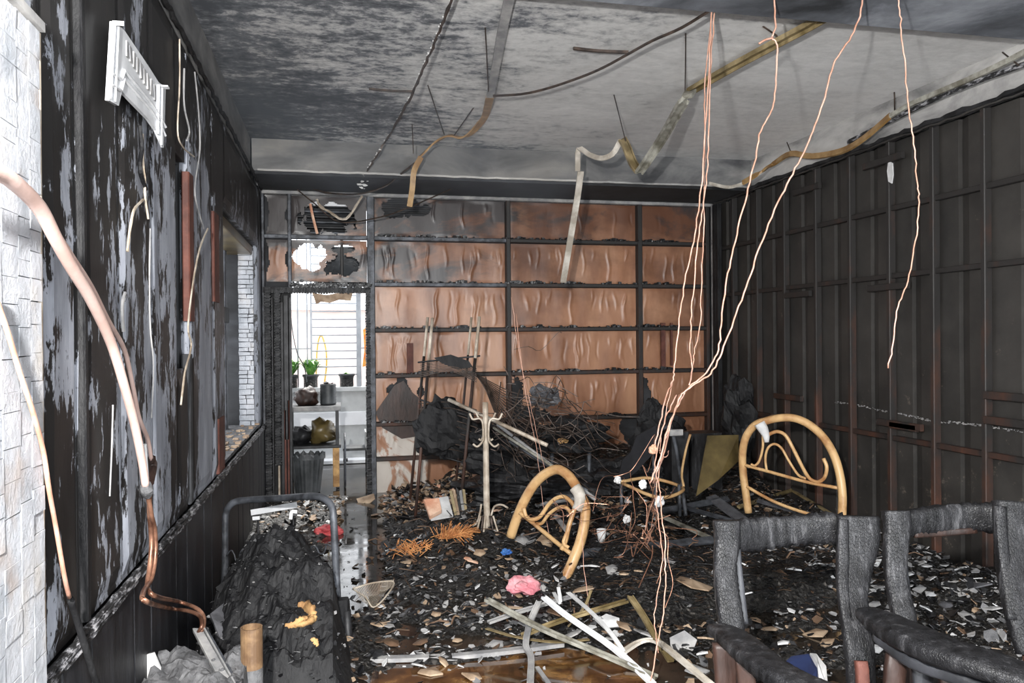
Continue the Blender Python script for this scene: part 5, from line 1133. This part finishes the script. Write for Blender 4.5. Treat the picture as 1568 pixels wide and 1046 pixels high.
poly('navy_cloth', [(1192, 1022), (1212, 1005), (1238, 1001), (1252, 1015), (1256, 1060), (1215, 1060)], 2.95, 'navy', 'navy blue cloth lying behind the left armchair arm', 'cloth', .02, ds=[3.2, 3.3, 3.3, 3.15, 3.0, 3.0])
poly('white_hem', [(1240, 1000), (1250, 1001), (1265, 1020), (1269, 1060), (1256, 1060), (1252, 1015)], 2.94, 'flake_w', 'white folded edge lying along the navy cloth', 'cloth', .02, ds=[3.28, 3.28, 3.12, 2.98, 2.98, 3.13])

# ---------------- charred armchairs
def beam(name, pts, rr, t, seed, flat=.5, upv=None, m='charwood', n=16, jit=.035, sm=10):
    P = smooth_path([at(*p) for p in pts], sm); 
    mb = MB(); st = random.getstate(); random.seed(seed); mb.tube(P, rr, n, flat=flat, upv=upv, jit=jit, sq=.55); random.setstate(st)
    return mb.build(name, M[m], t, smooth=True)
RTv = Vector(RT)
c1 = empty('charred_armchair', at(1110, 1290, 2.6), 'charred wooden armchair with a broken top rail, left of the two at the near right', 'armchair', 'charred armchairs')
beam('back_post', [(1112, 797, 2.95), (1113, 830, 2.94), (1110, 862, 2.92), (1113, 905, 2.9), (1119, 950, 2.87), (1124, 1010, 2.85), (1128, 1060, 2.84)], [.050, .047, .042, .044, .046, .045, .045], c1, 1, .62, RTv)
beam('post_side', [(1127, 812, 2.97), (1128, 860, 2.96), (1131, 905, 2.94), (1136, 955, 2.92)], [.014, .018, .022, .024], c1, 2, .6, RTv, 'charside')
beam('top_rail', [(1122, 822, 2.97), (1160, 818, 3.0), (1210, 813, 3.02), (1255, 809, 3.02), (1292, 809, 3.0)], [.060, .062, .056, .058, .060], c1, 3, .45, Vector((0, 0, 1)), jit=.12)
beam('back_post', [(1313, 790, 2.98), (1314, 820, 2.97), (1309, 860, 2.95), (1305, 905, 2.9), (1310, 950, 2.85), (1316, 1000, 2.8), (1320, 1060, 2.78)], [.078, .080, .068, .056, .054, .054, .05], c1, 4, .42, RTv)
beam('post_ridge', [(1290, 795, 2.95), (1290, 850, 2.93), (1290, 905, 2.88), (1298, 960, 2.83), (1306, 1010, 2.79)], [.020, .022, .020, .018, .016], c1, 5, .8, RTv, 'charwood')
beam('arm', [(1098, 962, 2.72), (1120, 975, 2.62), (1150, 1000, 2.45), (1185, 1028, 2.3), (1235, 1052, 2.18), (1290, 1070, 2.1)], [.040, .055, .060, .060, .055, .05], c1, 6, .42, RTv)
beam('arm_support', [(1108, 985, 2.72), (1112, 1060, 2.7), (1116, 1200, 2.68), (1118, 1290, 2.66)], [.040, .036, .036, .036], c1, 7, .6, RTv, 'brown')
beam('side_slat', [(1140, 1010, 2.6), (1146, 1080, 2.6), (1150, 1150, 2.6)], .03, c1, 8, .4, RTv, 'brown')
beam('unburnt_patch', [(1318, 1012, 2.74), (1320, 1030, 2.73), (1321, 1062, 2.72)], .022, c1, 9, .8, RTv, 'redsteel')
for x, d_ in ((1128, 2.84), (1320, 2.78), (1290, 2.1)):
    a = at(x, 1058, d_); MB().tube([a, Vector((a.x, a.y, 0))], .03, 8).build('leg', M['brown'], c1)
c2 = empty('charred_armchair', at(1380, 1290, 2.9), 'charred wooden armchair with a wide flat arm, right of the two at the near right', 'armchair', 'charred armchairs')
beam('back_post', [(1371, 782, 3.05), (1373, 805, 3.04), (1371, 840, 3.02), (1371, 880, 3.0), (1377, 915, 2.98), (1384, 948, 2.95), (1388, 1010, 2.95)], [.052, .052, .046, .040, .042, .044, .042], c2, 11, .6, RTv)
beam('post_side', [(1386, 800, 3.06), (1383, 850, 3.05), (1386, 900, 3.02), (1393, 940, 3.0)], [.012, .014, .018, .018], c2, 12, .6, RTv, 'charside')
beam('top_rail', [(1385, 803, 3.06), (1420, 797, 3.08), (1470, 793, 3.1), (1500, 792, 3.08), (1530, 794, 3.05)], [.048, .052, .058, .055, .058], c2, 13, .45, Vector((0, 0, 1)), jit=.10)
beam('rail_underside', [(1400, 819, 3.06), (1440, 816, 3.08), (1495, 812, 3.08)], [.012, .014, .012], c2, 14, .8, None, 'brown')
beam('back_post', [(1560, 770, 3.0), (1562, 800, 2.98), (1557, 840, 2.95), (1558, 890, 2.9), (1567, 940, 2.86), (1582, 1000, 2.82)], [.095, .092, .078, .068, .066, .06], c2, 15, .42, RTv)
beam('post_ridge', [(1530, 775, 2.95), (1533, 830, 2.93), (1540, 880, 2.9), (1549, 950, 2.84)], [.022, .022, .020, .018], c2, 16, .8, RTv, 'charwood')
beam('arm', [(1326, 938, 2.78), (1355, 955, 2.68), (1400, 978, 2.52), (1450, 1000, 2.4), (1510, 1018, 2.3), (1600, 1050, 2.2)], [.045, .070, .080, .080, .075, .07], c2, 17, .42, RTv)
beam('arm_underside', [(1345, 975, 2.66), (1400, 1012, 2.5), (1470, 1035, 2.38), (1520, 1060, 2.3)], [.025, .03, .035, .035], c2, 18, .7, RTv, 'charside')
beam('arm_support', [(1376, 985, 2.72), (1370, 1030, 2.7), (1366, 1100, 2.7), (1364, 1200, 2.7)], .036, c2, 19, .6, RTv, 'brown')
for x, d_, m in ((1410, 2.62, 'charside'), (1450, 2.55, 'brown'), (1490, 2.5, 'charside'), (1530, 2.46, 'brown')):
    beam('side_slat', [(x, 1015, d_), (x+4, 1060, d_), (x+6, 1180, d_)], .034, c2, x, .35, RTv, m)
for x, d_ in ((1388, 2.95), (1582, 2.82)):
    a = at(x, 1005, d_); MB().tube([a, Vector((a.x, a.y, 0))], .035, 8).build('leg', M['brown'], c2)
for x, d_ in ((1364, 2.7),):
    a = at(x, 1190, d_); MB().tube([a, Vector((a.x, a.y, 0))], .03, 8).build('leg', M['brown'], c2)


# ---------------- thin smoke still hanging under the ceiling at the left
t = NT('thin_smoke'); t.n.remove(t.b); vs = t.n.new('ShaderNodeVolumeScatter'); vs.inputs['Color'].default_value = (.72, .84, 1, 1); vs.inputs['Anisotropy'].default_value = .2
dn = t.ramp(t.noise(t.map(t.pos, (1, 1, 1.3)), 1.3, 2, .5), [(.42, 0.), (.70, 1.)])
t.l.new(t.math('MULTIPLY', dn, .16), vs.inputs['Density']); t.l.new(vs.outputs[0], t.n['Material Output'].inputs['Volume'])
tag(MB().box((-.6, 3.95, 2.75), (2.0, 7.3, 3.43)).build('smoke_haze', t.m), 'thin bluish smoke hanging under the left of the ceiling', 'smoke', kind='stuff')
bpy.context.view_layer.update()
